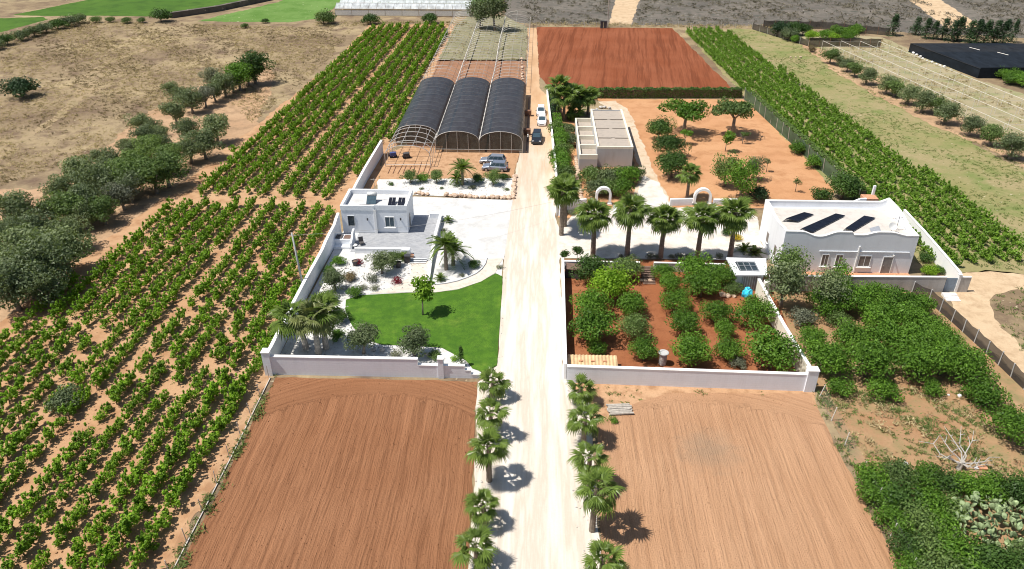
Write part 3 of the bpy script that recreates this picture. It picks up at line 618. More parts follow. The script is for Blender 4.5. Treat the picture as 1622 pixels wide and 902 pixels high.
s = thing('barbecue', 'white masonry outdoor kitchen with dark grill top at the patio corner', 'barbecue', (-25.2, 88.6, 0))
MB().bb(-1.1, 1.1, -.9, .7, 0, 1.0).build('base', 'white_plaster', s); MB().bb(-1.0, -.1, -.6, .5, 1.002, 1.09).build('grill', 'charcoal', s); MB().bb(.05, 1.0, -.6, .5, 1.002, 1.05).build('worktop', 'wood_dark', s)
mb = MB().wall([(1.25, -1.7), (1.25, -.9), (1.25, -.3), (1.25, .3), (1.25, .75)], [.9, 1.1, 1.65, 1.85, 1.85], .25); mb.build('side_wall', 'white_plaster', s)
MB().bb(-1.1, 1.1, -1.75, -.92, 0, .35).build('plinth', 'white_plaster', s)
s = thing('lounge_chair', 'dark woven garden chair on the patio beside the barbecue', 'chair', (-22.8, 88.2, 0), R(25))
MB().bb(-.3, .3, -.35, .3, .36, .44).build('seat', 'charcoal', s); MB().box((0, .36, .7), (.6, .06, .7), 0, Matrix.Rotation(R(-14), 3, 'X')).build('backrest', 'charcoal', s)
for a in (-.26, .26):
    for b in (-.3, .27): MB().tube([(a, b, 0), (a, b, .37)], .025, 5).build('leg', 'dark_metal', s)
s = thing('garden_table', 'small white table at the foot of the barbecue wall', 'table', (-23.5, 87.2, 0)); MB().lathe([(.36, .5), (.38, .52), (.36, .55)], 14).build('top', 'white_metal', s); MB().tube([(0, 0, .02), (0, 0, .5)], .04, 6).build('leg', 'white_metal', s); MB().lathe([(.24, 0), (.22, .03)], 12).build('base', 'white_metal', s)
arc = [at(x, y)[:2] for x, y in ((771, 410), (768.5, 419), (763, 427), (754, 434.5), (740, 441), (724, 446.5), (708, 450), (693, 452), (681, 452))]
k_ = thing('bed_kerb', 'curved grey kerb round the palm bed beside the parking', 'kerb', (arc[0][0], arc[0][1], 0)); MB().wall([(a - arc[0][0], b - arc[0][1]) for a, b in arc], .2, .16).build('kerb', 'soft_grey', k_)

# ---- large white house (right)
X0, X1, Y0, Y1, HT = 30.1, 46.0, 82.8, 92.1, 4.55
h = thing('white_house', 'large white house with wavy parapet and solar panels on its roof', 'house', (X0, Y0, 0))
L(MB().bb(X0, X1, Y0, Y1, 0, HT)).build('wall', 'white_plaster', h)
L(MB().bb(X0 + .35, X1 - .35, Y0 + .35, Y1 - .35, HT, HT + .05)).build('roof', 'roof_cream', h)
def smooth(a, b, x): u = min(1, max(0, (x - a) / (b - a))); return u * u * (3 - 2 * u)
def hf(x):
    u = (x - X0) / (X1 - X0)
    if u < .505: return .98 - .62 * smooth(.12, .25, u) + .62 * smooth(.27, .40, u)
    return .62 + .42 * smooth(.58, .70, u) - .42 * smooth(.78, .92, u)
xs = [X0 + (X1 - X0) * i / 60 for i in range(61)]
def wavy(axis, f, vals, c, th, name):
    pts = [(v, c) if axis == 0 else (c, v) for v in vals]; a = L(MB().wall(pts, [HT + f(v) for v in vals], th, HT)); b = a.build(name, 'white_plaster', h)
    mb = MB().wall(pts, [HT + f(v) + .08 for v in vals], th + .05)
    for i, v in enumerate(vals):
        for j in (0, 1): x, y, z = mb.v[4 * i + j]; mb.v[4 * i + j] = (x, y, HT + f(v) + .002)
    L(mb).build('coping', 'bright_plaster', b)
wavy(0, hf, xs, Y0 + .15, .3, 'parapet')
ys = [Y0 + .302 + (Y1 - Y0 - .304) * i / 24 for i in range(25)]
wavy(1, lambda y: .98 - .35 * smooth(83.5, 86, y) + .25 * smooth(88, 91, y), ys, X0 + .15, .3, 'parapet')
wavy(1, lambda y: .62 + .75 * smooth(84.5, 89.5, y), ys, X1 - .15, .3, 'parapet')
wavy(0, lambda x: .85 + .5 * smooth(X1 - 1.2, X1, x), xs[::4], Y1 - .15 + .3, .3, 'parapet')
L(MB().bb(X0, X1, Y1, Y1 + .3, 0, HT)).build('rear_wall', 'white_plaster', h)
def Rw(*a, **k): return window(h, a[0] - X0, a[1], a[2], a[3], a[4] - Y0, **k)
Rw(35.5, 1.0, .75, 1.5, Y0, glass='shutter'); Rw(37.2, 1.0, .75, 1.5, Y0, glass='shutter'); Rw(40.3, 1.0, 1.35, 1.4, Y0, glass='shutter')
d = L(MB().bb(42.55, 43.65, Y0 - .04, Y0 + .01, .1, 2.3)).build('door', 'door_grey', h); L(MB().bb(42.47, 42.548, Y0 - .07, Y0 + .01, .1, 2.38).bb(43.652, 43.73, Y0 - .07, Y0 + .01, .1, 2.38).bb(42.548, 43.652, Y0 - .07, Y0 + .01, 2.302, 2.38)).build('frame', 'bright_plaster', d); L(MB().bb(42.65, 42.7, Y0 - .09, Y0 - .041, 1.05, 1.25)).build('handle', 'alu', d)
L(MB().bb(34.6, 45.4, Y0 - .08, Y0 - .002, 2.95, 3.03)).build('canopy', 'white_plaster', h)
L(MB().bb(39.22, 39.38, Y0 - .11, Y0 - .002, 3.032, 3.75).bb(39.22, 39.38, Y0 - .11, Y0 - .002, .1, 2.948)).build('fin_wall', 'bright_plaster', h)
L(MB().bb(30.1, 46.0, Y0 - .9, Y0 - .002, 0, .1)).build('terrace', 'terracotta', h)
L(MB().bb(43.5, 43.62, Y0 - .3, Y0 - .003, 2.5, 2.68)).build('wall_lamp', 'white_metal', h)
for y, z in ((85.2, 1.1), (88.8, 1.1)):
    wn = L(MB().bb(X0 - .03, X0 + .01, y - .4, y + .4, z, z + 1.3)).build('window', 'shutter', h); L(MB().bb(X0 - .16, X0 - .001, y - .55, y + .55, z - .12, z - .01)).build('sill', 'bright_plaster', wn)
c = L(MB().bb(43.4, 44.8, 93.2, 94.3, 0, HT + .55)).build('chimney', 'white_plaster', h); L(MB().bb(43.2, 45.0, 93.0, 94.5, HT + .552, HT + .95)).build('chimney_cap', 'terracotta', c); L(MB().bb(44.6, 44.9, 94.32, 94.6, HT, HT + 2.2)).build('flue', 'white_plaster', c)
L(MB().wall([(40.5, 93.0), (41.6, 93.0), (42.6, 93.0), (43.38, 93.0)], [HT + .2, HT + .5, HT + 1.0, HT + 1.05], .3)).build('chimney_wall', 'bright_plaster', c)
for q, lab in ((((1245, 346.5), (1264, 352), (1289, 340), (1274, 336.5)), 'shortest row, at left'), (((1269.5, 362.4), (1287.4, 368.6), (1339, 341.8), (1324, 338.6)), 'longest row, in the middle'), (((1339, 362), (1352, 366.5), (1387, 345.5), (1369, 342)), 'row at right')):
    zl, zh = HT + .17, HT + .55; A, B, D, E2 = at(*q[0], zh), at(*q[1], zl), at(*q[2], zl), at(*q[3], zh); O = Vector((B.x, B.y, HT + .05)); s = thing('solar_row', 'black solar panels on the large house roof, ' + lab, 'solar panel', O, 0, 'solar rows on the large house')
    n = max(2, round((D - B).length / 1.05)); F_ = (A - B).normalized() * .45
    for i in range(n):
        u0, u1 = (i + .015) / n, (i + .985) / n; c4 = [A.lerp(E2, u0) - O, B.lerp(D, u0) - O, B.lerp(D, u1) - O, A.lerp(E2, u1) - O]
        MB().add([v + Vector((0, 0, .04)) for v in c4] + c4, [(0, 1, 2, 3), (7, 6, 5, 4), (0, 4, 5, 1), (1, 5, 6, 2), (2, 6, 7, 3), (3, 7, 4, 0)]).build('module', 'solar_black', s)
        d0, d1 = c4[0] + Vector((F_.x, F_.y, .02 - c4[0].z)), c4[3] + Vector((F_.x, F_.y, .02 - c4[3].z)); MB().add([c4[0], c4[3], d1, d0], [(0, 1, 2, 3)]).build('deflector', 'alu', s)
    for u in (.04, .5, .96):
        for P_, Q_ in ((A, E2), (B, D)): v = P_.lerp(Q_, u) - O; MB().tube([(v.x, v.y, 0), (v.x, v.y, v.z)], .03, 4).build('leg', 'alu', s)
s = thing('satellite_dish', 'white satellite dish on the large house roof near the wavy parapet', 'satellite dish', (43.6, 84.9, HT + .05)); MB().tube([(0, 0, 0), (0, 0, .8)], .04, 6).build('mast', 'galv', s)
mb = MB().lathe([(.05, 0), (.3, .05), (.5, .16), (.52, .18), (.5, .17), (.3, .07), (.04, .02)], 16); M = Matrix.Translation((0, 0, .8)) @ Matrix.Rotation(R(50), 4, 'X'); mb.v = [tuple(M @ Vector(v)) for v in mb.v]; mb.build('dish', 'white_metal', s, True)
s = thing('roof_aerial', 'black television aerial on the large house roof', 'aerial', (44.5, 85.6, HT + .05)); MB().tube([(0, 0, 0), (0, 0, 1.9)], .03, 5).build('mast', 'dark_metal', s); MB().tube([(-.8, 0, 1.6), (.8, .2, 1.6)], .025, 4).tube([(-.5, -.4, 1.6), (-.4, .4, 1.6)], .02, 4).tube([(.4, -.3, 1.6), (.5, .5, 1.6)], .02, 4).build('antenna', 'dark_metal', s)
s = thing('roof_sheet', 'pale tilted sheet leaning on the large house roof beside the dish', 'panel', (41.6, 84.6, HT + .05), R(-12)); MB().box((0, 0, .3), (1.1, 2.4, .05), 0, Matrix.Rotation(R(-25), 3, 'Y')).build('sheet', 'alu', s); MB().tube([(.4, .8, 0), (.4, .8, .46)], .03, 4).tube([(.4, -.8, 0), (.4, -.8, .46)], .03, 4).build('leg', 'alu', s)

# ---- grey stone hut with roofless annex
h = thing('concrete_hut', 'long grey concrete hut with flat roof slabs and a lower annex of cells', 'hut', (9.8, 117, 0)); X0, Y0 = 9.8, 117
L(MB().bb(9.8, 15.6, 117, 137, 0, 3.2)).build('wall', 'concrete', h)
for k in range(4):
    y0 = 117.3 + k * 4.88; b = L(MB().bb(10.15, 15.25, y0, y0 + 4.7, 3.2, 3.26 + .03 * (k % 2))).build('roof_slab', 'roof_gravel', h)
    if k: L(MB().bb(10.2, 12.4, y0 - .45, y0 + .05, 3.31, 3.42).bb(13.0, 15.2, y0 - .45, y0 + .05, 3.31, 3.42)).build('roof_beam', 'roof_gravel', b)
for q in ((9.8, 10.12, 117, 137), (15.28, 15.6, 117, 137), (10.122, 15.278, 117, 117.28)): L(MB().bb(*q, 3.2, 3.55)).build('parapet', 'cream_wall', h)
L(MB().bb(10.122, 15.278, 136.7, 137, 3.2, 3.4)).build('parapet', 'concrete', h)
an = L(MB().bb(6.9, 9.798, 115.3, 134, 0, 2.0)).build('annex', 'concrete', h)
L(MB().bb(6.9, 7.15, 115.3, 134, 2.0, 2.75)).build('annex_wall', 'cream_wall', an)
for k in range(5): y = 115.3 + k * 4.61; L(MB().bb(7.152, 9.796, y, y + .26, 2.0, 2.75)).build('cell_wall', 'cream_wall', an)
for k in range(4): y = 115.58 + k * 4.61; L(MB().bb(7.2, 9.75, y + .02, y + 4.28, 2.0, 2.06)).build('cell_floor', 'roof_gravel', an)
# ---- shed with glazed roof hatch at the orchard corner
s = thing('garden_shed', 'small grey shed with white roof and dark barred skylight at the orchard corner', 'shed', (23.7, 78.1, 0)); X0, Y0 = 23.7, 78.1
L(MB().bb(23.8, 26.9, 78.2, 81.9, 0, 2.1)).build('wall', 'soft_grey', s); L(MB().prism([(23.5, 77.8), (27.2, 77.9), (28.1, 82.0), (23.3, 82.1)], 2.1, 2.28)).build('roof', 'white_plaster', s)
sk_ = L(MB().prism([(24.2, 78.7), (26.5, 78.7), (26.5, 80.9), (24.1, 80.9)], 2.282, 2.34)).build('skylight', 'glass_dark', s)
mb = MB()
for k in range(4): x = 24.3 + k * .7; mb.bb(x - .03, x + .03, 78.7, 80.9, 2.342, 2.40)
for y in (78.72, 79.8, 80.88): mb.bb(24.2, 26.5, y - .03, y + .03, 2.401, 2.44)
L(mb).build('bars', 'alu', sk_)
d = L(MB().bb(24.5, 26.2, 78.12, 78.198, .05, 1.95)).build('door', 'door_grey', s)
for k in range(6): L(MB().bb(24.55 + k * .28, 24.6 + k * .28, 78.09, 78.118, .08, 1.92)).build('slat', 'soft_grey', d)
L(MB().bb(26.95, 27.5, 77.2, 78.0, 0, 1.6)).build('side_pier', 'bright_plaster', s)
# ---- low lean-to with corrugated sheets
s = thing('lean_to', 'low lean-to with tan corrugated roof at the driveway corner of the orchard', 'lean-to', (3.4, 60.0, 0))
for k in range(14):
    x = .1 + k * .355; MB().add([(x, .15, .85), (x + .18, .15, .92), (x + .35, .15, .85), (x + .35, 2.75, 1.15), (x + .18, 2.75, 1.22), (x, 2.75, 1.15)], [(0, 1, 4, 5), (1, 2, 3, 4)]).build('roof_sheet', 'corrugated', s)
for x in (.2, 2.6, 4.9):
    for y, z in ((.2, .86), (2.7, 1.14)): MB().tube([(x, y, 0), (x, y, z)], .05, 5).build('post', 'wood', s)
for x in (1.2, 2.4, 3.6): MB().bb(x, x + .4, 1.7, 1.9, 1.09, 1.17).build('brick', 'terracotta', s)
# ---- stone well pier
s = thing('stone_pier', 'round stone pier with pale cap beside the orchard path', 'pier', (at(1049, 577).x, at(1049, 577).y, 0))
for k in range(5):
    MB().lathe([(.36, k * .27), (.39 + .02 * (k % 2), k * .27 + .06), (.38, k * .27 + .22), (.35, k * .27 + .262)], 12).build('stone_course', 'rock_grey', s)
MB().lathe([(.5, 1.36), (.54, 1.40), (.54, 1.46), (.48, 1.5), (.3, 1.5), (.26, 1.44)], 16).build('cap', 'concrete', s)
# ---- plank steps
s = thing('plank_steps', 'dark plank steps from the courtyard down into the orchard', 'steps', (13.85, 81.0, 0))
for k in range(8): MB().bb(-.75, .75, -1.9 + k * .42, -1.55 + k * .42, 0, .10 + .09 * k).build('plank', 'wood_dark', s)
# ---- moon arches
for (ax, ay, wd, hh, lb) in ((9.9, 102.4, 2.3, 2.75, 'white round arch behind the left courtyard palms'), (24.4, 103.0, 2.6, 2.5, 'white round arch behind the right courtyard palms')):
    s = thing('garden_arch', lb, 'arch', (ax, ay, 0), 0, 'white courtyard arches'); pts = [(-wd / 2, 0)] + [(-wd / 2 * math.cos(a), hh - wd / 2 + wd / 2 * math.sin(a)) for a in [math.pi * i / 14 for i in range(15)]] + [(wd / 2, 0)]
    mb = MB(); n0 = 0; th, dp = .34, .3; k = len(pts); ce = Vector((0, hh - wd / 2))
    for x, z in pts:
        d_ = (Vector((x, max(z, ce.y))) - ce).normalized(); i_ = Vector((x, z)) - d_ * th
        mb.v += [(x, -dp, z), (x, dp, z), (i_.x, dp, max(0, i_.y)), (i_.x, -dp, max(0, i_.y))]
    for i in range(k - 1):
        for j in range(4): mb.f.append((4 * i + j, 4 * i + (j + 1) % 4, 4 * i + 4 + (j + 1) % 4, 4 * i + 4 + j))
    mb.f += [(0, 1, 2, 3), (4 * k - 4, 4 * k - 3, 4 * k - 2, 4 * k - 1)]; mb.build('ring', 'bright_plaster', s)
    for sx in (-1, 1): MB().bb(sx * (wd / 2 - .17) - .32, sx * (wd / 2 - .17) + .32, -.4, .4, 0, .22).build('foot', 'bright_plaster', s)
s = thing('courtyard_bench', 'white masonry bench below the left arch', 'bench', (12.0, 99.4, 0)); MB().bb(-.9, .9, -.4, .4, 0, .45).build('seat', 'bright_plaster', s); MB().bb(-.9, .9, .402, .6, 0, 1.0).build('backrest', 'bright_plaster', s); MB().bb(-.9, -.3, -1.2, -.402, 0, .3).build('step', 'bright_plaster', s)

# ================================================================== greenhouses
def archpts(x0, x1, eave, crest, n=12):
    c = (x0 + x1) / 2; hw = (x1 - x0) / 2
    return [(c - hw * math.cos(math.pi * i / n), eave + (crest - eave) * math.sin(math.pi * i / n) ** .9) for i in range(n + 1)]
EAVE, CREST = 1.95, 3.75
BX = [-24.6, -17.2, -9.75, -2.4]
g = thing('net_greenhouse', 'triple arched greenhouse covered in black shade net beside the driveway', 'greenhouse', (BX[0], 123, 0))
NB = 13; YS = [123 + (157 - 123) * i / NB for i in range(NB + 1)]
def bay_arch(b, y, dz=0.): return [(x - BX[0], y - 123, z + dz) for x, z in archpts(BX[b], BX[b + 1], EAVE, CREST)]
for b in range(3):
    y_start = 126 if b == 0 else 123
    ys = [y_start + (157 - y_start) * i / NB for i in range(NB + 1)]
    for i in range(NB):
        A, M_, B = bay_arch(b, ys[i], .03), bay_arch(b, (ys[i] + ys[i + 1]) / 2, -.015), bay_arch(b, ys[i + 1], .03); n = len(A); mb = MB()
        mb.add(A + M_ + B, [(j + k * n, j + 1 + k * n, j + 1 + (k + 1) * n, j + (k + 1) * n) for k in (0, 1) for j in range(n - 1)]); mb.build('net_panel', 'net_black', g, True)
    for y in ys: MB().tube(bay_arch(b, y, .05 if y == ys[0] else .03), .05 if y == ys[0] else .022, 5).build('hoop', 'galv' if y == ys[0] else 'rib_grey', g)
    for y in (ys[0], ys[-1]):
        A = bay_arch(b, y); n = len(A); v = A + [(p[0], p[1], EAVE) for p in A]; MB().add(v, [(j, j + 1, n + j + 1, n + j) for j in range(1, n - 2)] + [(0, 1, n + 1), (n - 2, n - 1, n + n - 2)]).build('end_net', 'net_front', g)
        x0, x1 = A[0][0], A[-1][0]
        for k in range(4): a_, b_ = x0 + (x1 - x0) * k / 4, x0 + (x1 - x0) * (k + 1) / 4; MB().add([(a_, y - 123, .03 if y > 150 else .35 + .25 * (k % 2)), (b_, y - 123, .03 if y > 150 else .35 + .25 * ((k + 1) % 2)), (b_, y - 123, EAVE), (a_, y - 123, EAVE)], [(0, 1, 2, 3)]).build('curtain', 'net_front', g)
        for k in range(1, 4): xx = x0 + (x1 - x0) * k / 4; MB().tube([(xx, y - 123 - .05, 0), (xx, y - 123 - .05, archpts(0, 1, EAVE, CREST, 12)[3 * k][1])], .04, 5).build('post', 'galv', g)
        MB().tube([(x0, y - 123 - .06, .62), (x1, y - 123 - .06, .62)], .035, 5).build('rail', 'galv', g)
for k, x in enumerate(BX):
    y0 = 126 if k == 0 else 123
    for i in range(0, NB + 1, 2): MB().tube([(x - BX[0], YS[i] - 123 if YS[i] >= y0 else y0 - 123, 0), (x - BX[0], YS[i] - 123 if YS[i] >= y0 else y0 - 123, EAVE)], .05, 5).build('post', 'galv', g)
    if k in (1, 2): MB().bb(x - BX[0] - .15, x - BX[0] + .15, 0, 34, EAVE + .16, EAVE + .34).build('gutter', 'frame_white', g)
    else: MB().add([(x - BX[0], y0 - 123, .2), (x - BX[0], 34, .2), (x - BX[0], 34, EAVE), (x - BX[0], y0 - 123, EAVE)], [(0, 1, 2, 3)]).build('side_net', 'net_black', g)
MB().bb(BX[3] - BX[0] + .6, BX[3] - BX[0] + .8, 0, 32, 0, .35).build('side_beam', 'wood_dark', g)
for y in (9, 20): MB().bb(BX[3] - BX[0] + .05, BX[3] - BX[0] + 1.3, y, y + .9, 0, 1.1).build('side_box', 'rust', g)
# bare hoops behind the net
f = thing('hoop_frame', 'bare white hoop frames of an uncovered greenhouse behind the black net', 'greenhouse frame', (BX[0], 158.5, 0))
yb = [158.5 + 2.6 * i for i in range(28)]
for b in range(3):
    shear = 0.0
    hm = MB().tube([(x - BX[0], 0, z) for x, z in archpts(BX[b], BX[b + 1], EAVE, CREST, 10)], .038, 5).mesh('hoop', 'galv')
    for i, y in enumerate(yb):
        if random.random() < .1: continue
        obj('hoop', hm, f, (0, y - 158.5, 0), (random.uniform(-.04, .04), 0, 0))
    for xx, zz in ((.5, CREST), (.25, 3.32), (.75, 3.32)): x = BX[b] + (BX[b + 1] - BX[b]) * xx - BX[0]; MB().tube([(x, 0, zz), (x, 40 if xx != .5 else yb[-1] - 158.5, zz)], .022, 4).build('purlin', 'galv', f)
pm = MB().tube([(0, 0, 0), (0, 0, EAVE)], .045, 5).mesh('post', 'galv')
for k, x in enumerate(BX):
    for y in yb[::2]: obj('post', pm, f, (x - BX[0], y - 158.5, 0))
    L_ = [(x - BX[0] + (.12 * math.sin(i * .7) if k == 2 else 0), 70.2 * i / 12, EAVE + .05) for i in range(13)]
    MB().tube(L_, .11 if k in (1, 2) else .04, 5).build('gutter', 'frame_white', f)
# bare half bay in front of the left bay
f = thing('hoop_frame', 'bare arched hoop frame of metal pipes in front of the left net bay', 'greenhouse frame', (BX[0], 116, 0))
for y in (0, 2.2, 4.4, 6.6, 8.8): MB().tube([(x - BX[0], y, z) for x, z in archpts(BX[0], BX[1], EAVE, CREST, 14)], .055, 6).build('hoop', 'galv', f)
for k in range(1, 12, 2): x, z = archpts(BX[0], BX[1], EAVE, CREST, 12)[k]; MB().tube([(x - BX[0], 0 if 2 < k < 10 else 0, z), (x - BX[0], 9.6, z)], .04, 5).build('purlin', 'galv', f)
for x in (0, BX[1] - BX[0]):
    for y in (0, 2.2, 4.4, 6.6, 8.8): MB().tube([(x, y, 0), (x, y, EAVE)], .055, 6).build('post', 'galv', f)
MB().tube([(0, 0, .45), (BX[1] - BX[0], 0, .45)], .05, 5).build('rail', 'frame_white', f)
for k in range(9):
    x = BX[0] + .9 + k * .8; s = thing('pipe', 'rusty pipe lying on the soil under the bare hoop frame', 'pipe', (x, 113, 0), R(random.uniform(-3, 3)), 'rusty pipes on the soil'); MB().tube([(0, 0, .07), (0, random.uniform(3, 5.5), .07)], .07, 6).build('pipe_tube', 'rust', s)
for px, py, lb, mt in ((623, 250, 'small blue covered machine under the bare hoop frame', 'blue_cloth'), (644, 251, 'small dark wheeled machine under the bare hoop frame', 'charcoal')):
    p = at(px, py); s = thing('garden_machine', lb, 'machine', (p.x, p.y, 0), R(20)); MB().prism([(-.5, -.35), (.45, -.4), (.6, .2), (.1, .42), (-.5, .3)], .35, .95).build('body', mt, s); MB().tube([(-.4, 0, .8), (-1.1, .1, 1.1)], .03, 5).build('handle', 'dark_metal', s)
    for sx in (-.45, .45): MB().tube([(sx * .8, -.32, .3), (sx * .8, -.22, .3)], .3, 12).build('wheel', 'tyre', s); MB().tube([(sx * .8, .22, .3), (sx * .8, .32, .3)], .3, 12).build('wheel', 'tyre', s)
# far glasshouse
g = thing('glasshouse', 'long pale glasshouse with many low ridges beyond the left vineyard', 'greenhouse', (-62, 238, 0)); W_ = 41.
for k in range(4):
    y = 1 + k * 5.4
    for n in range(16):
        x0, x1 = W_ * n / 16 + .05, W_ * (n + 1) / 16 - .05
        MB().add([(x0, y, 2.2), (x1, y, 2.2), (x1, y + 2.7, 3.3), (x0, y + 2.7, 3.3), (x0, y + 5.3, 2.2), (x1, y + 5.3, 2.2)], [(0, 1, 2, 3), (3, 2, 5, 4)]).build('roof_panel', 'glass_house', g)
    MB().bb(0, W_, y + 2.62, y + 2.78, 3.31, 3.38).build('ridge', 'frame_white', g); MB().bb(0, W_, y - .1, y + .08, 2.1, 2.19).build('gutter', 'frame_white', g)
for n in range(9):
    for k in range(5): x, y = W_ * n / 8, 1 + k * 5.4; MB().tube([(x, y, 0), (x, y, 2.1)], .07, 5).build('post', 'galv', g)
for n in range(8): MB().bb(W_ * n / 8 + .1, W_ * (n + 1) / 8 - .1, .95, 1.03, .2, 1.75).build('front_panel', 'white_metal', g)
for x in (0, W_):
    for k in range(4): y = 1 + k * 5.4; MB().add([(x, y, .2), (x, y + 5.3, .2), (x, y + 5.3, 2.2), (x, y + 2.7, 3.3), (x, y, 2.2)], [(0, 1, 2, 3, 4)]).build('gable', 'glass_house', g)
# black net house, far right
p0, p1 = Vector((93.6, 198.5)), Vector((98.8, 173.8)); ux = Vector((1, .03)).normalized(); uy = (p1 - p0)
g = thing('net_house', 'flat black shade-net house at the far right edge of the fields', 'greenhouse', (p0.x, p0.y, 0))
def nh(a, b, z): q = ux * a + uy * b; return (q.x, q.y, z)
for i in range(14):
    for j in range(5):
        a0, a1, b0, b1 = i * 3.2, i * 3.2 + 3.2, j / 5, (j + 1) / 5
        sag = -.12 - .06 * random.random(); ed = 0
        z = [2.45 - (.5 if (bb == 0 or aa == 0) else 0) * .6 for aa, bb in ((a0, b0), (a1, b0), (a1, b1), (a0, b1))]
        MB().add([nh(a0, b0, z[0]), nh(a1, b0, z[1]), nh(a1, b1, z[2]), nh(a0, b1, z[3]), nh((a0 + a1) / 2, (b0 + b1) / 2, sum(z) / 4 + sag)], [(0, 1, 4), (1, 2, 4), (2, 3, 4), (3, 0, 4)]).build('roof_panel', 'net_roof', g, True)
for j in range(8): b0, b1 = j / 8, (j + 1) / 8; MB().add([nh(0, b0, .02), nh(0, b1, .02), nh(.05, b1, 2.14), nh(.05, b0, 2.14)], [(0, 1, 2, 3)]).build('side_panel', 'net_roof', g)
for i in range(14): MB().add([nh(i * 3.2, 1, .02), nh(i * 3.2 + 3.2, 1, .02), nh(i * 3.2 + 3.2, 1, 2.42), nh(i * 3.2, 1, 2.42)], [(0, 1, 2, 3)]).build('front_panel', 'net_roof', g)
for j in range(6):
    for i in range(0, 15, 2): x, y, _ = nh(i * 3.2 + .35, j / 5 * .97 + .01, 0); MB().tube([(x, y, 0), (x, y, 2.1)], .06, 5).build('post', 'galv', g)
a_, b_ = Vector(nh(0, 0, 2.17)), Vector(nh(0, 1, 2.17)); MB().tube([a_, b_], .05, 5).build('edge_pipe', 'black_plastic', g)
for i, j in ((3, 1.2), (9, .5), (5, 3.2), (6, 3.0), (7, 2.6), (8, 4.1), (10, 3.6), (4, 2.2), (11, 4.2), (5, 4.3)):
    a, b = Vector(nh(i * 3.2 + 1, j / 5, 2.5)), Vector(nh(i * 3.2 + 1.6, (j + .55) / 5, 2.5)); MB().tube([a, b], .07, 4).build('tear_strip', 'frame_white', g)
# bare pole frame in the field beside it
f = thing('pole_frame', 'bare frame of pale poles and long rails over dry grass at far right', 'greenhouse frame', (71.2, 197, 0)); fd = Vector((.182, -1)).normalized()
pm = MB().tube([(0, 0, 0), (0, 0, 2.9)], .036, 5).mesh('post', 'frame_white')
for r_ in range(4):
    x0 = r_ * 4.6; n = 19
    for i in range(n): q = fd * (i * 5.0); obj('post', pm, f, (x0 + q.x, q.y, 0), (random.uniform(-.03, .03), random.uniform(-.03, .03), 0))
    for i in range(n - 1): q, q2 = fd * (i * 5.0), fd * (i * 5.0 + 5); MB().tube([(x0 + q.x, q.y, 2.92), (x0 + q2.x, q2.y, 2.92)], .034, 4).build('rail', 'frame_white', f)
for i in range(0, 19): q = fd * (i * 5.0); MB().tube([(q.x, q.y, 2.7), (q.x + 13.8, q.y, 2.7)], .018, 4).build('cross_wire', 'galv', f)
# utility pole and wire
s = thing('utility_pole', 'slim pale concrete utility pole beside the left garden wall', 'pole', (-27.0, 75.6, 0)); MB().tube([(0, 0, 0), (-.35, 0, 8.0)], [.16, .09], 8).build('shaft', 'concrete', s, True); MB().tube([(-.75, 0, 7.7), (.05, 0, 7.7)], .04, 5).build('cross_arm', 'galv', s)
a, b = Vector((.05, 0, 7.7)), Vector((30.1, 22.4, 2.4)); MB().tube([a.lerp(b, i / 12) - Vector((0, 0, .9 * math.sin(math.pi * i / 12))) for i in range(13)], .016, 4).build('wire', 'galv', s)
s = thing('utility_pole', 'thin dark pole beside the two dark boxes behind the red field', 'pole', (at(962, 44).x, at(962, 44).y, 0)); MB().tube([(0, 0, 0), (0, 0, 8.5)], .14, 6).build('shaft', 'wood_grey', s); MB().bb(-.5, .5, -.06, .06, 8.0, 8.12).build('cross_arm', 'wood_grey', s)
s = thing('utility_pole', 'thin dark pole at the far corner of the bare hoop frames', 'pole', (at(755, 30).x, at(755, 30).y, 0)); MB().tube([(0, 0, 0), (0, 0, 9)], .15, 6).build('shaft', 'wood_dark', s); MB().bb(-.5, .5, -.06, .06, 8.4, 8.52).build('cross_arm', 'wood_dark', s)
for k, px in enumerate((953, 958.5)):
    p = at(px, 45); s = thing('utility_box', 'dark box at the far edge of the red field, %s of a pair' % ('left' if k == 0 else 'right'), 'box', (p.x, p.y, 0)); MB().bb(-.4, .4, -.35, .35, 0, 1.9).build('cabinet', 'charcoal', s); MB().bb(-.45, .45, -.4, .4, 1.902, 2.0).build('lid', 'dark_metal', s)

# ================================================================== vineyards
def vine_arrays(n_leaf, leaf, seed, tall=1.0, wide=.48, along=.58, base=.36):
    rng = np.random.default_rng(seed); blobs = []; nb = 6
    for i in range(nb):
        a = rng.uniform(-along, along); c = (rng.normal() * wide * .36, a, base + rng.random() * .42 * tall); k = .17 + .12 * rng.random(); blobs.append((c, (k * 1.1, k * 1.15, k), int(n_leaf * .58) // nb))
    for i in range(11):                                           # shoots that stand out of the head
        a = rng.uniform(0, 6.28); q = rng.random() ** .5; blobs.append(((wide * q * math.cos(a), along * 1.1 * q * math.sin(a), base + tall * (.25 + .62 * rng.random())), (.07, .09, .17), int(n_leaf * .42) // 11))
    return cloud(blobs, leaf, rng, fill=.25, up=.5, aspect=.8)
def vine_trunk(seed):
    rnd = random.Random(seed); mb = MB().tube([(0, 0, -.03), (.04, .03, .25), (rnd.uniform(-.06, .06), rnd.uniform(-.06, .06), .5)], [.06, .05, .045], 6)
    for i in range(4): a = i * 1.6 + rnd.random(); mb.tube([(0, 0, .42), (.18 * math.cos(a), .3 * math.sin(a), .62), (.33 * math.cos(a), .6 * math.sin(a), .85)], [.03, .02, .01], 4)
    return mb
VROW = .031
LOWER = pxpoly([(-200, 640), (0, 530), (100, 462), (200, 380), (272, 330), (400, 326), (528, 332), (517, 388), (482, 467), (430, 590), (268, 905), (225, 1000), (-330, 1000)])
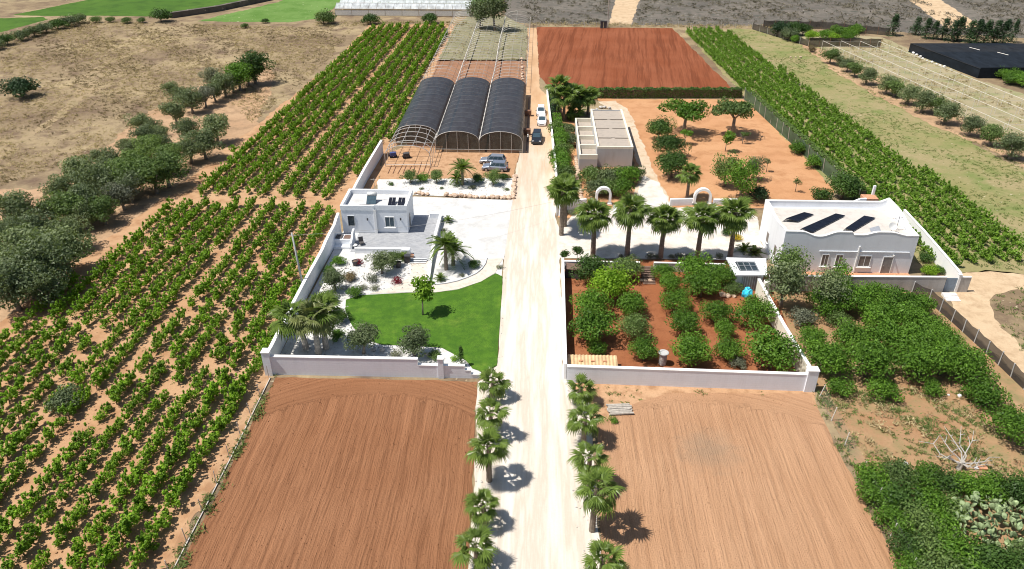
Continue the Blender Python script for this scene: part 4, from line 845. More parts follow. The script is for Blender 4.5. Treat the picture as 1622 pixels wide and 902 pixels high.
UPPER = pxpoly([(296, 312), (400, 216), (520, 112), (588, 44), (714, 42), (632, 215), (600, 240), (552, 296), (538, 316)])
rng = np.random.default_rng(5); spots = []
for r_ in range(28):
    xr = -27.9 - 2.28 * r_ - (.75 if r_ >= 6 else 0)
    y = 31.
    while y < 232:
        y += 1.08 + rng.normal() * .10; x = xr + VROW * (y - 60) + rng.normal() * .10
        for blk, poly in ((0, LOWER), (1, UPPER)):
            if inpoly([x], [y], poly)[0]:
                gap = .06 if y < 75 else .025
                if rng.random() > gap: spots.append((x, y, blk, r_))
spots = [s for s in spots if not (abs(s[0] + 58.6) < 2.2 and abs(s[1] - 57.5) < 1.6)]
def inview(x, y):
    q = CAM.transposed() @ (Vector((x, y, .6)) - Vector((0, 0, CAMH))); return -.03 < (811 - FPX * q.x / q.z) / 1622 < 1.03 and -.02 < (451 + FPX * q.y / q.z) / 902 < 1.02
vis = [s for s in spots if inview(s[0], s[1])]; vis.sort(key=lambda s: s[0] ** 2 + s[1] ** 2)
near = vis[:300]; nset = set((s[0], s[1]) for s in near); rest = [s for s in spots if (s[0], s[1]) not in nset]
VM = [(qmesh('vine_leaves', *vine_arrays(760, .11, 100 + k)[:2], 'leaf_vine', vine_arrays(760, .11, 100 + k)[2]), vine_trunk(k).mesh('vine_trunk', 'bark')) for k in range(8)]
for x, y, blk, r_ in near:
    cm, tm = random.choice(VM); t = thing('grapevine', 'bushy green grapevine in the nearer rows of the left vineyard', 'grapevine', (x, y, .02), random.uniform(-.25, .25) + (math.pi if random.random() < .5 else 0), 'grapevines in the left vineyard')
    s = random.choice((.9, 1.05, 1.1, 1.18, 1.3)) * random.uniform(.9, 1.08); s *= 1.18 if r_ < 2 else 1; t.scale = (s, s, s * random.uniform(.85, 1.15)); obj('foliage', cm, t); obj('trunk', tm, t)
def vine_mass(name, label, pts, nleaf, leaf, mat, seed, smin=.85, smax=1.25, yaw=0., **kw):
    rng = np.random.default_rng(seed); base = [vine_arrays(nleaf, leaf, seed + k, **kw) for k in range(6)]; Vs, Fs, As = [], [], []; n0 = 0
    for x, y in pts:
        V, F, a = base[rng.integers(6)]; s = rng.uniform(smin, smax); th = rng.uniform(-.3, .3) + (math.pi if rng.random() < .5 else 0) + yaw; c, sn = math.cos(th) * s, math.sin(th) * s
        W = np.stack([V[:, 0] * c - V[:, 1] * sn + x, V[:, 0] * sn + V[:, 1] * c + y, V[:, 2] * s], 1); Vs.append(W); Fs.append(F + n0); As.append(np.clip(a * .75 + rng.random() * .3, 0, 1)); n0 += len(V)
    return tag(obj(name, qmesh(name, np.concatenate(Vs), np.concatenate(Fs), mat, np.concatenate(As))), label, 'grapevines', None, 'stuff')
vine_mass('vineyard_foliage', 'remaining rows of leafy green vines in the left vineyard', [(s[0], s[1]) for s in rest], 300, .15, 'leaf_vine', 300, 1.0, 1.45)
RV = pxpoly([(1086, 52), (1138, 49), (1172, 64), (1328, 184), (1458, 274), (1632, 386), (1680, 412), (1560, 418), (1500, 424), (1404, 384), (1338, 310), (1196, 166)]); pts = []
for r_ in range(16):
    y = 84.
    while y < 222:
        y += 1.05 + rng.normal() * .1; x = 40.2 + 2.15 * r_ - .055 * (y - 160) + rng.normal() * .16
        if inpoly([x], [y], RV)[0] and rng.random() > .03: pts.append((x, y))
vine_mass('vineyard_foliage', 'dense green vines filling the long right-hand vineyard', pts, 300, .155, 'leaf_vine_far', 500, .95, 1.35, .05, tall=1.05, wide=.42)

# ================================================================== palms
def fan_frond(seed, droop):
    rnd = random.Random(seed); mb = MB(); pl = 1.0; bend = droop
    mb.tube([(0, 0, 0), (pl * .5, 0, .05), (pl, 0, -.02)], [.035, .025, .02], 4)
    n = 19
    for i in range(n):
        a = R(-125 + 250 * i / (n - 1)); ln = (1.05 if abs(a) < R(70) else .86) * rnd.uniform(.9, 1.08); d = Vector((math.cos(a), math.sin(a), 0)); s = Vector((-math.sin(a), math.cos(a), 0)); w_ = .072; b = Vector((pl, 0, -.02))
        z1, z2 = -.10 - bend * .10, -.32 - bend * .38; m1 = b + d * ln * .55 + Vector((0, 0, z1)); tip = b + d * ln * .94 + Vector((0, 0, z2)) + s * rnd.uniform(-.06, .06)
        mb.add([b, m1 + s * w_ + Vector((0, 0, -.035)), m1 + Vector((0, 0, .02)), m1 - s * w_ + Vector((0, 0, -.035)), tip], [(0, 1, 2), (0, 2, 3), (1, 4, 2), (2, 4, 3)])
    me = mb.mesh('frond', None); return me
def feather_frond(seed, droop):
    rnd = random.Random(seed); mb = MB(); P = [Vector((1.75 * u, 0, .5 * u - (1.1 + droop) * u * u)) for u in [i / 9 for i in range(10)]]; mb.tube(P, [.03 - .0025 * i for i in range(10)], 4)
    for i in range(1, 10):
        for k in (0, .5):
            p = P[i].lerp(P[min(9, i + 1)], k); ln = .52 * math.sin(math.pi * (.12 + .8 * i / 10)) + .1
            for sd in (-1, 1):
                d = Vector((.55, sd, -.30)).normalized(); s = Vector((.9, -sd * .3, 0)).normalized() * .035; mb.add([p - s, p + s, p + d * ln * .6 + s * 1.2, p + d * ln, p + d * ln * .6 - s * 1.2], [(0, 1, 2, 4), (4, 2, 3)])
    return mb.mesh('frond', None)
FR = {}
def frond_mesh(kind, leaf, v):
    k = (kind, leaf, v)
    if k not in FR:
        me = (fan_frond if kind == 'fan' else feather_frond)(v * 3 + 1, (0, .5, 1.1)[v % 3]); me.materials.append(MATS[leaf])
        a = me.attributes.new('var', 'FLOAT', 'FACE'); a.data.foreach_set('value', np.random.default_rng(v).random(len(me.polygons)) * .7 + .1); FR[k] = me
    return FR[k]
def palm(label, x, y, hgt, size=1., nf=26, kind='fan', leaf='leaf_palm', bark='palm_trunk', tr=.2, group=None, lean=(0, 0), skirt=True):
    t = thing('fan_palm' if kind == 'fan' else 'date_palm', label, 'palm', (x, y, 0), 0, group); mb = MB()
    n = max(4, int(hgt / .22)); pts, rs = [], []
    for i in range(n + 1):
        u = i / n; pts.append((lean[0] * u * u, lean[1] * u * u, hgt * u - (.05 if i == 0 else 0))); rs.append(tr * (1.25 - .45 * u + (.10 if i % 2 else 0) + (.35 * max(0, u - .8) if skirt else 0)))
    mb.tube(pts, rs, 9).build('trunk', bark, t)
    for i in range(nf):
        u = (i + .5) / nf; el = R(80 - 120 * u ** .85) + random.uniform(-.2, .2); az = x * 3 + i * 2.39996 + random.uniform(-.25, .25); v = 0 if u < .35 else (1 if u < .7 else 2)
        if kind != 'fan': el = R(75 - 85 * u)
        s = size * (.75 + .35 * min(1, u * 2)) * random.uniform(.82, 1.14); q = Euler((random.uniform(-.3, .3), 0, 0)).to_matrix(); M_ = Matrix.Rotation(az, 3, 'Z') @ Matrix.Rotation(-el, 3, 'Y') @ q
        obj('frond', frond_mesh(kind, leaf, v + 3 * (i % 2)), t, (lean[0], lean[1], hgt - .12 * u), M_.to_euler(), s)
    return t
GL, GR_ = 'palms along the left side of the driveway', 'palms along the right side of the driveway'
ordn = ('nearest the bottom of the picture', 'second from the bottom', 'third from the bottom', 'fourth from the bottom', 'fifth from the bottom', 'farthest, at the lawn corner')
for (x, y, hh, sz), od in zip(((-3.75, 37.2, 2.6, 1.02), (-3.5, 41.4, 2.2, .92), (-3.45, 46.1, 4.0, 1.1), (-3.65, 51.6, 2.8, .98), (-3.85, 57.0, 2.1, .95)), ordn[:4] + ('farthest, at the lawn corner',)): palm('fan palm on the left driveway verge, ' + od, x, y, hh, sz * .87, 17, group=GL, lean=(random.uniform(-.2, .2), random.uniform(-.2, .2)))
for (x, y, hh, sz), od in zip(((5.2, 36.6, 2.5, 1.05), (4.8, 41.1, 4.6, 1.12), (4.7, 45.7, 3.4, 1.0), (4.6, 50.9, 2.9, .98), (4.5, 56.6, 1.9, .95)), ordn[:4] + ('farthest, at the orchard wall corner',)): palm('fan palm on the right driveway verge, ' + od, x, y, hh, sz * .87, 17, group=GR_, lean=(random.uniform(-.2, .2), random.uniform(-.2, .2)))
for (px, py, hh, sz), od in zip(((939, 407, 6.2, 1.25), (993, 406, 6.6, 1.3), (1046, 409, 5.6, 1.2), (1104, 411, 6.0, 1.25), (1156, 408, 6.3, 1.3)), ('leftmost of the row of five', 'second from the left', 'in the middle of the row', 'second from the right', 'rightmost, nearest the large house')):
    p = at(px, py); palm('tall fan palm with dark trunk in the white courtyard, ' + od, p.x, p.y, hh, sz, 34, group='tall palms in the courtyard', leaf='leaf_palm', tr=.27, lean=(random.uniform(-.3, .3), .2))
for px, py, hh, lb in ((889, 373, 6.6, 'tall fan palm at the gate wall, the nearer of two by the driveway'), (894, 359, 6.0, 'tall fan palm at the gate wall, the farther of two by the driveway')): p = at(px, py); palm(lb, p.x, p.y, hh, 1.2, 28, tr=.26)
for px, py, hh, sz, lb in ((485, 553, 4.3, 1.2, 'leftmost of three stout palms in the front left garden corner'), (505, 561, 4.6, 1.2, 'middle one of three stout palms in the front left garden corner'), (517, 553, 4.9, 1.15, 'rightmost of three stout palms in the front left garden corner')): p = at(px, py); palm(lb, p.x, p.y, hh, sz, 22, leaf='leaf_palm_pale' if px == 505 else 'leaf_palm', bark='palm_trunk_grey', tr=.26, group='three palms in the garden corner', skirt=False, lean=(-.9 if px == 485 else 0, 0))
for px, py, hh, sz, lb in ((707, 428, 3.7, 1.0, 'taller feather palm in the round bed beside the patio'), (718, 421, 2.2, .95, 'shorter feather palm in the round bed beside the patio'), (733, 294, 2.9, .95, 'feather palm in the white bed in front of the greenhouse'), (724, 292, 1.0, .75, 'low young palm beside the palm in the white bed'), (1088, 315, 4.2, 1.0, 'palm at the near edge of the orange yard')): p = at(px, py); palm(lb, p.x, p.y, hh, sz, 26, 'fan' if px == 1088 else 'feather', tr=.2)
for px, py, sz, lb in ((697, 444, .42, 'small cycad in the round bed near the curved kerb'), (710, 352, .45, 'small palm beside the patio planter in the parking'), (638, 411, .5, 'small cycad in front of the patio wall'), (1195, 404, .6, 'spiky rosette plant in the courtyard bed'), (1178, 398, .6, 'agave-like rosette with arching leaves in the courtyard bed')): p = at(px, py); palm(lb, p.x, p.y, .35, sz, 22, 'feather', tr=.14)
for px, py, hh, sz, lb in ((884, 187, 6.3, 1.4, 'tall leafy palm by the far driveway wall, leftmost of the far cluster'), (893, 191, 5.0, 1.35, 'palm in the far cluster behind the hut, second from the left'), (907, 184, 4.6, 1.3, 'palm in the far cluster behind the hut, middle'), (918, 186, 4.3, 1.2, 'palm in the far cluster behind the hut, second from the right'), (931, 184, 4.2, 1.2, 'palm at the rear left corner of the hut, rightmost of the cluster'), (911, 190, 1.6, 1.1, 'low young palm under the far cluster behind the hut')): p = at(px, py); palm(lb, p.x, p.y, hh, sz, 26, tr=.24, group='palm cluster behind the hut')

# ================================================================== trees and shrubs
GRP = 'trees of the dense grove left of the vineyard'; GL_ = 'grey-green olive tree in the dense grove left of the vineyard'; GG = 'fresh green leafy tree in the dense grove left of the vineyard'
for px, py, r in ((221, 193, 17), (230, 213, 22), (196, 230, 14), (256, 226, 18), (156, 246, 16), (180, 253, 22), (124, 270, 28), (93, 294, 26), (155, 282, 30), (136, 313, 28), (54, 357, 32), (112, 365, 26), (35, 390, 40), (97, 390, 40), (62, 414, 46), (-4, 418, 36), (66, 448, 36), (8, 362, 18), (200, 290, 26), (208, 232, 18), (240, 198, 15), (250, 212, 16), (168, 268, 24), (140, 292, 24), (76, 330, 24), (22, 365, 26), (128, 340, 22), (75, 372, 28), (-20, 380, 34), (40, 430, 36)): tree('olive_tree', GL_, 'tree', 'olive', 'leaf_olive', px, py, r, GRP, random.uniform(.9, 1.1))
for px, py, r in ((233, 233, 24), (213, 253, 26), (260, 263, 32), (194, 274, 28), (240, 272, 33), (105, 325, 32), (264, 248, 24)): tree('leafy_tree', GG, 'tree', 'olive', 'leaf_olive_green', px, py, r, GRP, random.uniform(.9, 1.1))
for px, py, r, lf, lb in ((19, 328, 36, 'leaf_olive', 'broad olive tree at the left picture edge above the grove'), (14, 447, 42, 'leaf_olive', 'large olive tree lowest in the grove at the left picture edge'), (190, 306, 24, 'leaf_silver', 'silvery olive tree at the vineyard edge of the grove'), (159, 328, 25, 'leaf_olive_green', 'round olive tree with visible trunk at the vineyard edge of the grove'),
        (293, 203, 21, 'leaf_olive', 'olive tree at the left of the clump beside the upper vineyard'), (340, 200, 24, 'leaf_olive', 'olive tree at the right of the clump beside the upper vineyard'), (320, 222, 26, 'leaf_olive', 'largest olive tree of the clump beside the upper vineyard'), (298, 233, 22, 'leaf_olive', 'lowest olive tree of the clump beside the upper vineyard'),
        (276, 174, 20, 'leaf_olive', 'single-trunked olive tree in the dry field above the grove'), (271, 140, 15, 'leaf_olive', 'small olive tree at the left end of the dry field line'), (301, 156, 20, 'leaf_olive', 'olive bush in the dry field line, between two smaller ones'), (322, 150, 17, 'leaf_silver', 'pale olive bush in the middle of the dry field line'), (353, 130, 20, 'leaf_olive', 'olive tree in the dry field line left of the dark green trees'), (333, 120, 17, 'leaf_silver', 'greyish tree behind the dry field line'),
        (376, 117, 22, 'leaf_citrus', 'green tree in front of the darkest tree in the dry field'), (400, 100, 27, 'leaf_dark', 'dark green tree with leaning crown in the dry field'), (286, 150, 15, 'leaf_olive', 'olive bush between the small olive and the single-trunked one'), (338, 142, 16, 'leaf_olive', 'low olive bush closing the dry field line below the pale one'), (366, 126, 17, 'leaf_olive', 'olive bush wedged against the green tree of the dry field line'), (390, 112, 19, 'leaf_dark', 'dark bush under the darkest tree in the dry field'), (31, 138, 26, 'leaf_conifer', 'lone dark bush in the dry field at far left'), (99, 633, 27, 'leaf_olive', 'lone grey olive bush standing among the left vines')):
    tree('olive_tree' if 'olive' in lb else 'leafy_tree', lb, 'bush' if 'bush' in lb else 'tree', 'olive' if px not in (31, 99) else 'bush', lf, px, py, r)
# far left hedge line and other distant bushes
for px, py, r in ((10, 62, 14), (32, 56, 13), (52, 50, 13), (72, 44, 13), (90, 38, 13), (108, 34, 13), (124, 29, 12), (-8, 70, 14)): tree('olive_bush', 'dark bush in the hedge line below the far left green field', 'bush', 'bush', 'leaf_dark' if px % 4 else 'leaf_olive', px, py, r, 'hedge line bushes at far left')
for px, py, r, lb in ((151, 31, 8, 'small round bush at the dry field edge, first after the hedge line'), (174, 31, 7, 'small round bush at the dry field edge, second after the hedge line'), (200, 32, 8, 'small round bush at the dry field edge, third after the hedge line'), (225, 32, 7, 'small round bush at the dry field edge beside the large one'), (253, 25, 16, 'large dark bush between the dry field and the far green field'), (420, 33, 6, 'tiny dark bush at the edge of the pale green field'), (388, 41, 6, 'pale shrub at the far edge of the dry field'),
        (512, 28, 17, 'green tree left of the far glasshouse'), (587, 30, 13, 'dark shrub in front of the far glasshouse, left one'), (683, 29, 13, 'dark shrub in front of the far glasshouse, right one')): tree('shrub', lb, 'bush', 'bush', 'leaf_dark' if 'dark' in lb else 'leaf_olive_green', px, py, r)
for px, py, r, lb in ((760, 12, 20, 'tall grey-green tree behind the bare hoop frames, left one'), (783, 8, 24, 'large grey-green tree behind the bare hoop frames, right one')): tree('far_tree', lb, 'tree', 'tall', 'leaf_olive', px, py, r)
w_ = wallthing('stone_wall', 'dark dry-stone wall between the two far green fields', [tuple(at(270, 29)[:2]), tuple(at(345, 18)[:2]), tuple(at(425, 1)[:2]), tuple(at(470, -14)[:2])], 1.6, 1.4, 'far_scrub')[0]

# walled orchard, right of the driveway (zoomed survey: offset 880,390 scale 3.757)
def zt(ox, oy, sc, rows, name, cat, group=None):
    for x, y, r, kind, leaf, lb in rows: tree(name, lb, cat, kind, leaf, ox + x / sc, oy + y / sc, r / sc, group)
zt(880, 390, 3.757, ((215, 130, 90, 'fruit', 'leaf_dark', 'dark fruit tree in the rear left orchard corner'), (425, 125, 85, 'fruit', 'leaf_olive_green', 'olive-green fruit tree against the courtyard wall left of the steps'), (320, 225, 122, 'fruit', 'leaf_lime', 'bright lime-green tree in the orchard'),
    (215, 335, 100, 'fruit', 'leaf_citrus', 'spreading fruit tree in front of the lime-green tree'), (455, 345, 85, 'fruit', 'leaf_citrus', 'fruit tree left of the orchard path, third from the front'), (240, 470, 128, 'fruit', 'leaf_citrus', 'largest fruit tree on the driveway side of the orchard'), (465, 470, 84, 'fruit', 'leaf_olive_green', 'yellowish-green fruit tree left of the orchard path'), (250, 600, 60, 'bush', 'leaf_citrus', 'small low fruit bush behind the tan corrugated roof'), (530, 615, 84, 'fruit', 'leaf_citrus', 'fruit tree beside the round stone pier'),
    (640, 150, 62, 'fruit', 'leaf_citrus', 'fruit tree just right of the plank steps'), (685, 215, 66, 'fruit', 'leaf_citrus', 'fruit tree right of the path in front of the one by the steps'), (830, 135, 98, 'fruit', 'leaf_citrus', 'broad fruit tree along the courtyard wall'), (875, 225, 92, 'fruit', 'leaf_citrus', 'fruit tree in the second row behind the rose-coloured rocks'), (985, 165, 85, 'fruit', 'leaf_citrus', 'fruit tree beside the grey shed'), (1055, 245, 58, 'bush', 'leaf_olive_green', 'grey-green bush in front of the grey shed'),
    (722, 325, 80, 'fruit', 'leaf_citrus', 'fruit tree right of the path, fourth from the front'), (765, 450, 92, 'fruit', 'leaf_citrus', 'fruit tree right of the path, second from the front'), (815, 605, 112, 'fruit', 'leaf_citrus', 'large front fruit tree right of the orchard path'), (955, 385, 84, 'fruit', 'leaf_citrus', 'fruit tree in the middle of the right half of the orchard'), (1010, 490, 64, 'fruit', 'leaf_citrus', 'small fruit tree third from the right, in mid orchard'), (1045, 612, 84, 'fruit', 'leaf_citrus', 'fruit tree near the front wall beside the leafy plant'),
    (1190, 390, 106, 'fruit', 'leaf_citrus', 'round fruit tree beside the cream wall and blue bundle'), (1300, 615, 150, 'fruit', 'leaf_citrus', 'biggest fruit tree, in the front right orchard corner'), (1085, 690, 52, 'bush', 'leaf_silver', 'blue-green leafy plant at the front orchard wall')), 'fruit_tree', 'tree')
# lower right garden (offset 1200,380 scale 3.469)
GD = 'dark green tree in the dense planting of the lower right garden'; gg = 'dense planting of the lower right garden'
for x, y, r in ((370, 335, 85), (520, 320, 105), (650, 300, 85), (780, 330, 90), (890, 350, 80), (680, 430, 105), (830, 430, 95), (950, 470, 85), (540, 535, 100), (700, 540, 105), (870, 555, 105), (1030, 560, 90), (1000, 520, 80)): tree('fruit_tree', GD, 'tree', 'fruit', 'leaf_citrus', 1200 + x / 3.469, 380 + y / 3.469, r / 3.469, gg)
zt(1200, 380, 3.469, ((170, 125, 100, 'tall', 'leaf_olive_green', 'tall loose tree in front of the left corner of the large house'), (160, 225, 115, 'tall', 'leaf_olive', 'large grey-green tree at the end of the grey block wall'), (440, 195, 75, 'tall', 'leaf_citrus', 'tree rising above the grey block wall'), (400, 250, 100, 'tall', 'leaf_olive', 'grey-green tree in front of the grey block wall'), (250, 420, 70, 'bush', 'leaf_silver', 'grey spiky bush beside the cream wall in the lower garden'), (460, 440, 70, 'bush', 'leaf_olive_green', 'olive-green bush on bare soil in the lower garden'),
    (300, 535, 78, 'fruit', 'leaf_citrus', 'fruit tree near the cream wall in the lower garden'), (370, 640, 115, 'fruit', 'leaf_citrus', 'leftmost fruit tree in the front row of the lower garden'), (620, 655, 125, 'fruit', 'leaf_citrus', 'second fruit tree from the left in the front row of the lower garden'), (870, 655, 120, 'fruit', 'leaf_citrus', 'third fruit tree from the left in the front row of the lower garden'), (1030, 655, 115, 'fruit', 'leaf_citrus', 'fourth fruit tree from the left in the front row of the lower garden'), (1170, 680, 110, 'fruit', 'leaf_citrus', 'rightmost fruit tree in the front row of the lower garden'),
    (470, 815, 75, 'bush', 'leaf_citrus', 'small fruit bush in front of the garden row, leftmost'), (690, 815, 88, 'bush', 'leaf_citrus', 'small fruit bush in front of the garden row, second from left'), (955, 815, 62, 'bush', 'leaf_citrus', 'small fruit bush in front of the garden row, third from left'), (1270, 840, 110, 'bush', 'leaf_citrus', 'broad fruit bush in front of the garden row, rightmost'), (740, 255, 45, 'tuft', 'leaf_silver', 'spiky yucca against the grey block wall')), 'fruit_tree', 'tree')
tree('fruit_tree', 'round bright-edged tree at the right picture edge below the garden row', 'tree', 'fruit', 'leaf_citrus', 1606, 672, 32)
GS = 'dark overgrown shrub in the thicket at the bottom right corner'; gs = 'bottom right thicket'; GROW = 1.5
for x, y, r in ((400, 500, 60), (500, 490, 62), (600, 500, 60), (700, 510, 60), (800, 540, 60), (880, 545, 60), (960, 545, 58), (1040, 550, 60), (420, 590, 66), (530, 600, 70), (640, 610, 70), (480, 680, 62), (580, 700, 70), (680, 700, 66), (740, 640, 60), (520, 790, 60), (640, 800, 75), (560, 880, 60), (760, 830, 80), (860, 850, 80), (960, 870, 80), (700, 900, 80), (820, 930, 85), (1060, 880, 80), (1080, 600, 66), (640, 940, 70)): tree('shrub', GS, 'bush', 'bush', random.choice(('leaf_dark', 'leaf_citrus', 'leaf_citrus', 'leaf_olive_green')), 1240 + x / 2.717, 570 + y / 2.717, r / 2.717, gs, random.uniform(.8, 1.15))
GROW = 1.22
# orange yard
for px, py, r, kind, lf, lb in ((1087, 171, 31, 'umbrella', 'leaf_citrus', 'umbrella-shaped tree in the orange yard, the left of two'), (1166, 171, 33, 'umbrella', 'leaf_olive_green', 'umbrella-shaped tree in the orange yard, the right of two'), (1046, 204, 21, 'fruit', 'leaf_dark', 'dark leafy bush at the yard path, farthest of three'), (1060, 229, 22, 'fruit', 'leaf_dark', 'dark leafy bush at the yard path, middle of three'), (1066, 259, 25, 'fruit', 'leaf_dark', 'dark leafy bush at the yard path beside the palm'),
        (1087, 211, 11, 'twin', 'leaf_citrus', 'small twin-stemmed tree below the left umbrella tree'), (1178, 213, 9, 'twin', 'leaf_olive_green', 'small twin-stemmed tree below the right umbrella tree'), (1152, 217, 10, 'standard', 'leaf_citrus', 'small round tree in the middle of the orange yard'), (1217, 255, 6, 'sapling', 'leaf_olive', 'forked sapling in the right of the orange yard'), (1263, 287, 6, 'sapling', 'leaf_olive_green', 'thin sapling behind the large house roof'), (1268, 234, 15, 'bush', 'leaf_citrus', 'round bush at the yard net fence, farther one'), (1293, 256, 16, 'bush', 'leaf_citrus', 'round bush at the yard net fence, nearer one'),
        (1152, 262, 22, 'tall', 'leaf_olive_green', 'airy tree behind the courtyard palms, left of the leafy one'), (1178, 277, 26, 'tall', 'leaf_citrus', 'leafy green tree behind the rightmost courtyard palm'), (1196, 263, 15, 'tall', 'leaf_olive', 'grey-green crown behind the leafy tree at the yard edge'), (1205, 306, 17, 'bush', 'leaf_conifer', 'dark round bush at the left rear corner of the large house'), (1302, 307, 16, 'bush', 'leaf_dark', 'square dark bush behind the large house roof'), (1338, 292, 26, 'fruit', 'leaf_dark', 'dark bushy tree behind the chimney of the large house')): tree('yard_tree' if kind != 'bush' else 'shrub', lb, 'tree' if kind != 'bush' else 'bush', kind, lf, px, py, r)
# bushes round the hut and along the driveway hedge
gh = 'bushes along the far driveway hedge'
for px, py, r, lf in ((884, 203, 14, 'leaf_olive_green'), (888, 220, 15, 'leaf_citrus'), (892, 238, 16, 'leaf_olive_green'), (890, 256, 16, 'leaf_citrus'), (896, 274, 17, 'leaf_olive_green'), (901, 205, 13, 'leaf_olive'), (904, 222, 13, 'leaf_olive'), (884, 246, 13, 'leaf_citrus'), (888, 288, 14, 'leaf_citrus')): tree('shrub', 'leafy bush in the planted strip between the far driveway and the hut', 'bush', 'bush', lf, px, py, r, gh, 1.3)
gf = 'bushes in front of the hut'
for px, py, r, lf in ((938, 278, 19, 'leaf_olive_green'), (957, 281, 20, 'leaf_olive'), (976, 278, 19, 'leaf_olive_green'), (994, 279, 20, 'leaf_citrus'), (1009, 275, 14, 'leaf_dark'), (945, 297, 19, 'leaf_olive'), (988, 297, 19, 'leaf_citrus'), (967, 299, 18, 'leaf_olive_green')): tree('shrub', 'dense bush in the group in front of the grey hut', 'bush', 'bush', lf, px, py, r, gf, 1.25)
for px, py, r, lf, kind, lb in ((895, 402, 7, 'leaf_dark', 'standard', 'small potted round tree in the courtyard corner by the driveway, left one'), (915, 397, 8, 'leaf_dark', 'standard', 'small potted round tree in the courtyard corner by the driveway, right one'), (1472 / 1 - 276, 397, 8, 'leaf_brown', 'bush', 'brown dry bush in the courtyard bed'), (1166, 376, 9, 'leaf_yellow', 'bush', 'yellow-flowering bush in the courtyard bed'), (1150, 367, 9, 'leaf_dark', 'bush', 'dark spiky bush at the foot of the rightmost courtyard palm'), (925, 348, 8, 'leaf_dark', 'bush', 'dark bush behind the leftmost courtyard palm'), (905, 336, 7, 'leaf_silver', 'bush', 'grey bush behind the curved gate wall')): tree('shrub', lb, 'bush', kind, lf, px, py, r)
for k, px in enumerate((985, 1001, 1030, 1040, 1066, 1078, 1090, 1122, 1140)): tree('lavender', 'low grey bush along the courtyard side of the orchard wall', 'bush', 'tuft', 'leaf_silver', px, 406.5, 6 + (k % 3), 'low grey bushes along the courtyard wall')  # grey tufts shaped as the palm crowns' shadows at the wall foot
# big house, right side bed
for px, py, r, lf, lb in ((1464, 408, 12, 'leaf_dark', 'dark bush in the shade right of the large house'), (1470, 428, 13, 'leaf_lime', 'bright green bush behind the wall right of the large house'), (1497, 430, 8, 'leaf_olive', 'small bush at the wall end right of the large house'), (1487, 427, 9, 'leaf_citrus', 'green bush between the bright one and the wall end')): tree('shrub', lb, 'bush', 'bush', lf, px, py, r)
# left garden
for px, py, r, kind, lf, lb in ((667, 459, 20, 'standard', 'leaf_fresh', 'young round tree standing alone on the lawn'), (573, 533, 27, 'olive', 'leaf_olive', 'olive tree on the lawn edge behind the front wall, left one'), (655, 536, 27, 'olive', 'leaf_olive', 'olive tree on the lawn edge behind the front wall, right one'), (603, 412, 20, 'olive', 'leaf_olive', 'olive tree in white gravel in front of the patio wall'), (622, 409, 13, 'olive', 'leaf_olive_green', 'smaller olive tree right of the one before the patio wall'), (528, 440, 20, 'olive', 'leaf_olive', 'olive tree in white gravel beside the left garden wall'),
        (552, 438, 11, 'bush', 'leaf_brown', 'brownish shrub in the white gravel garden'), (536, 413, 11, 'bush', 'leaf_citrus', 'leafy green plant under the barbecue wall'), (523, 427, 10, 'bush', 'leaf_citrus', 'green shrub against the left garden wall'), (589, 440, 12, 'tuft', 'leaf_silver', 'pale ornamental grass in the gravel garden'), (593, 456, 8, 'tuft', 'leaf_silver', 'round grey tuft near the lawn edge'), (630, 444, 10, 'tuft', 'leaf_red', 'dark red plant in the gravel garden, nearest the path'), (567, 415, 9, 'tuft', 'leaf_red', 'dark red plant beside the barbecue garden corner'),
        (533, 530, 13, 'bush', 'leaf_citrus', 'low green bush left of the lawn'), (541, 502, 16, 'bush', 'leaf_dark', 'dark bush at the upper left edge of the lawn'), (560, 462, 12, 'bush', 'leaf_citrus', 'spreading green bush at the top left lawn corner'), (574, 456, 8, 'tuft', 'leaf_silver', 'silvery tuft among dark stones by the lawn'), (520, 470, 14, 'bush', 'leaf_olive_green', 'olive-green bush above the three corner palms'), (722, 567, 9, 'tuft', 'leaf_lime', 'yellow-green spiky plant beside the front wall pillar'), (730, 564, 8, 'cypress', 'leaf_dark', 'small dark conifer beside the front wall pillar'), (690, 562, 11, 'bush', 'leaf_olive_green', 'low bush behind the stepped front wall'), (628, 560, 11, 'tuft', 'leaf_silver', 'grey tuft between the two lawn-edge olives'),
        (751, 418, 10, 'bush', 'leaf_dark', 'dark round bush in the round palm bed'), (731, 436, 5, 'tuft', 'leaf_silver', 'tiny silvery plant in the round palm bed'), (704, 364, 5, 'tuft', 'leaf_silver', 'small grey plant along the patio side wall'), (792, 423, 6, 'tuft', 'leaf_silver', 'pale grass clump at the path end by the driveway'),
        (650, 277, 12, 'olive', 'leaf_olive_green', 'olive tree in the white bed, leftmost before the greenhouse'), (671, 282, 11, 'bush', 'leaf_citrus', 'green bush in the white bed between two olives'), (691, 278, 11, 'olive', 'leaf_olive_green', 'olive tree in the white bed left of the palm'), (755, 283, 11, 'bush', 'leaf_dark', 'dark bush in the white bed right of the palm'), (781, 279, 13, 'olive', 'leaf_olive_green', 'olive tree in the white bed nearest the cars'), (798, 280, 9, 'bush', 'leaf_dark', 'bush at the driveway corner of the white bed'), (748, 296, 7, 'tuft', 'leaf_silver', 'pale tuft in the white bed below the dark bush'), (619, 291, 6, 'tuft', 'leaf_dark', 'dark spiky plant at the left end of the white bed'), (668, 299, 4, 'tuft', 'leaf_olive', 'tiny plant in the white bed, below the green bush'), (699, 298, 4, 'tuft', 'leaf_olive', 'tiny plant in the white bed, below the second olive'), (802, 300, 5, 'tuft', 'leaf_olive', 'tiny plant in the white bed near its right end')):
    tree('garden_tree' if kind in ('olive', 'standard') else 'garden_plant', lb, 'tree' if kind in ('olive', 'standard') else 'plant', kind, lf, px, py, r)
GROW = 1.4
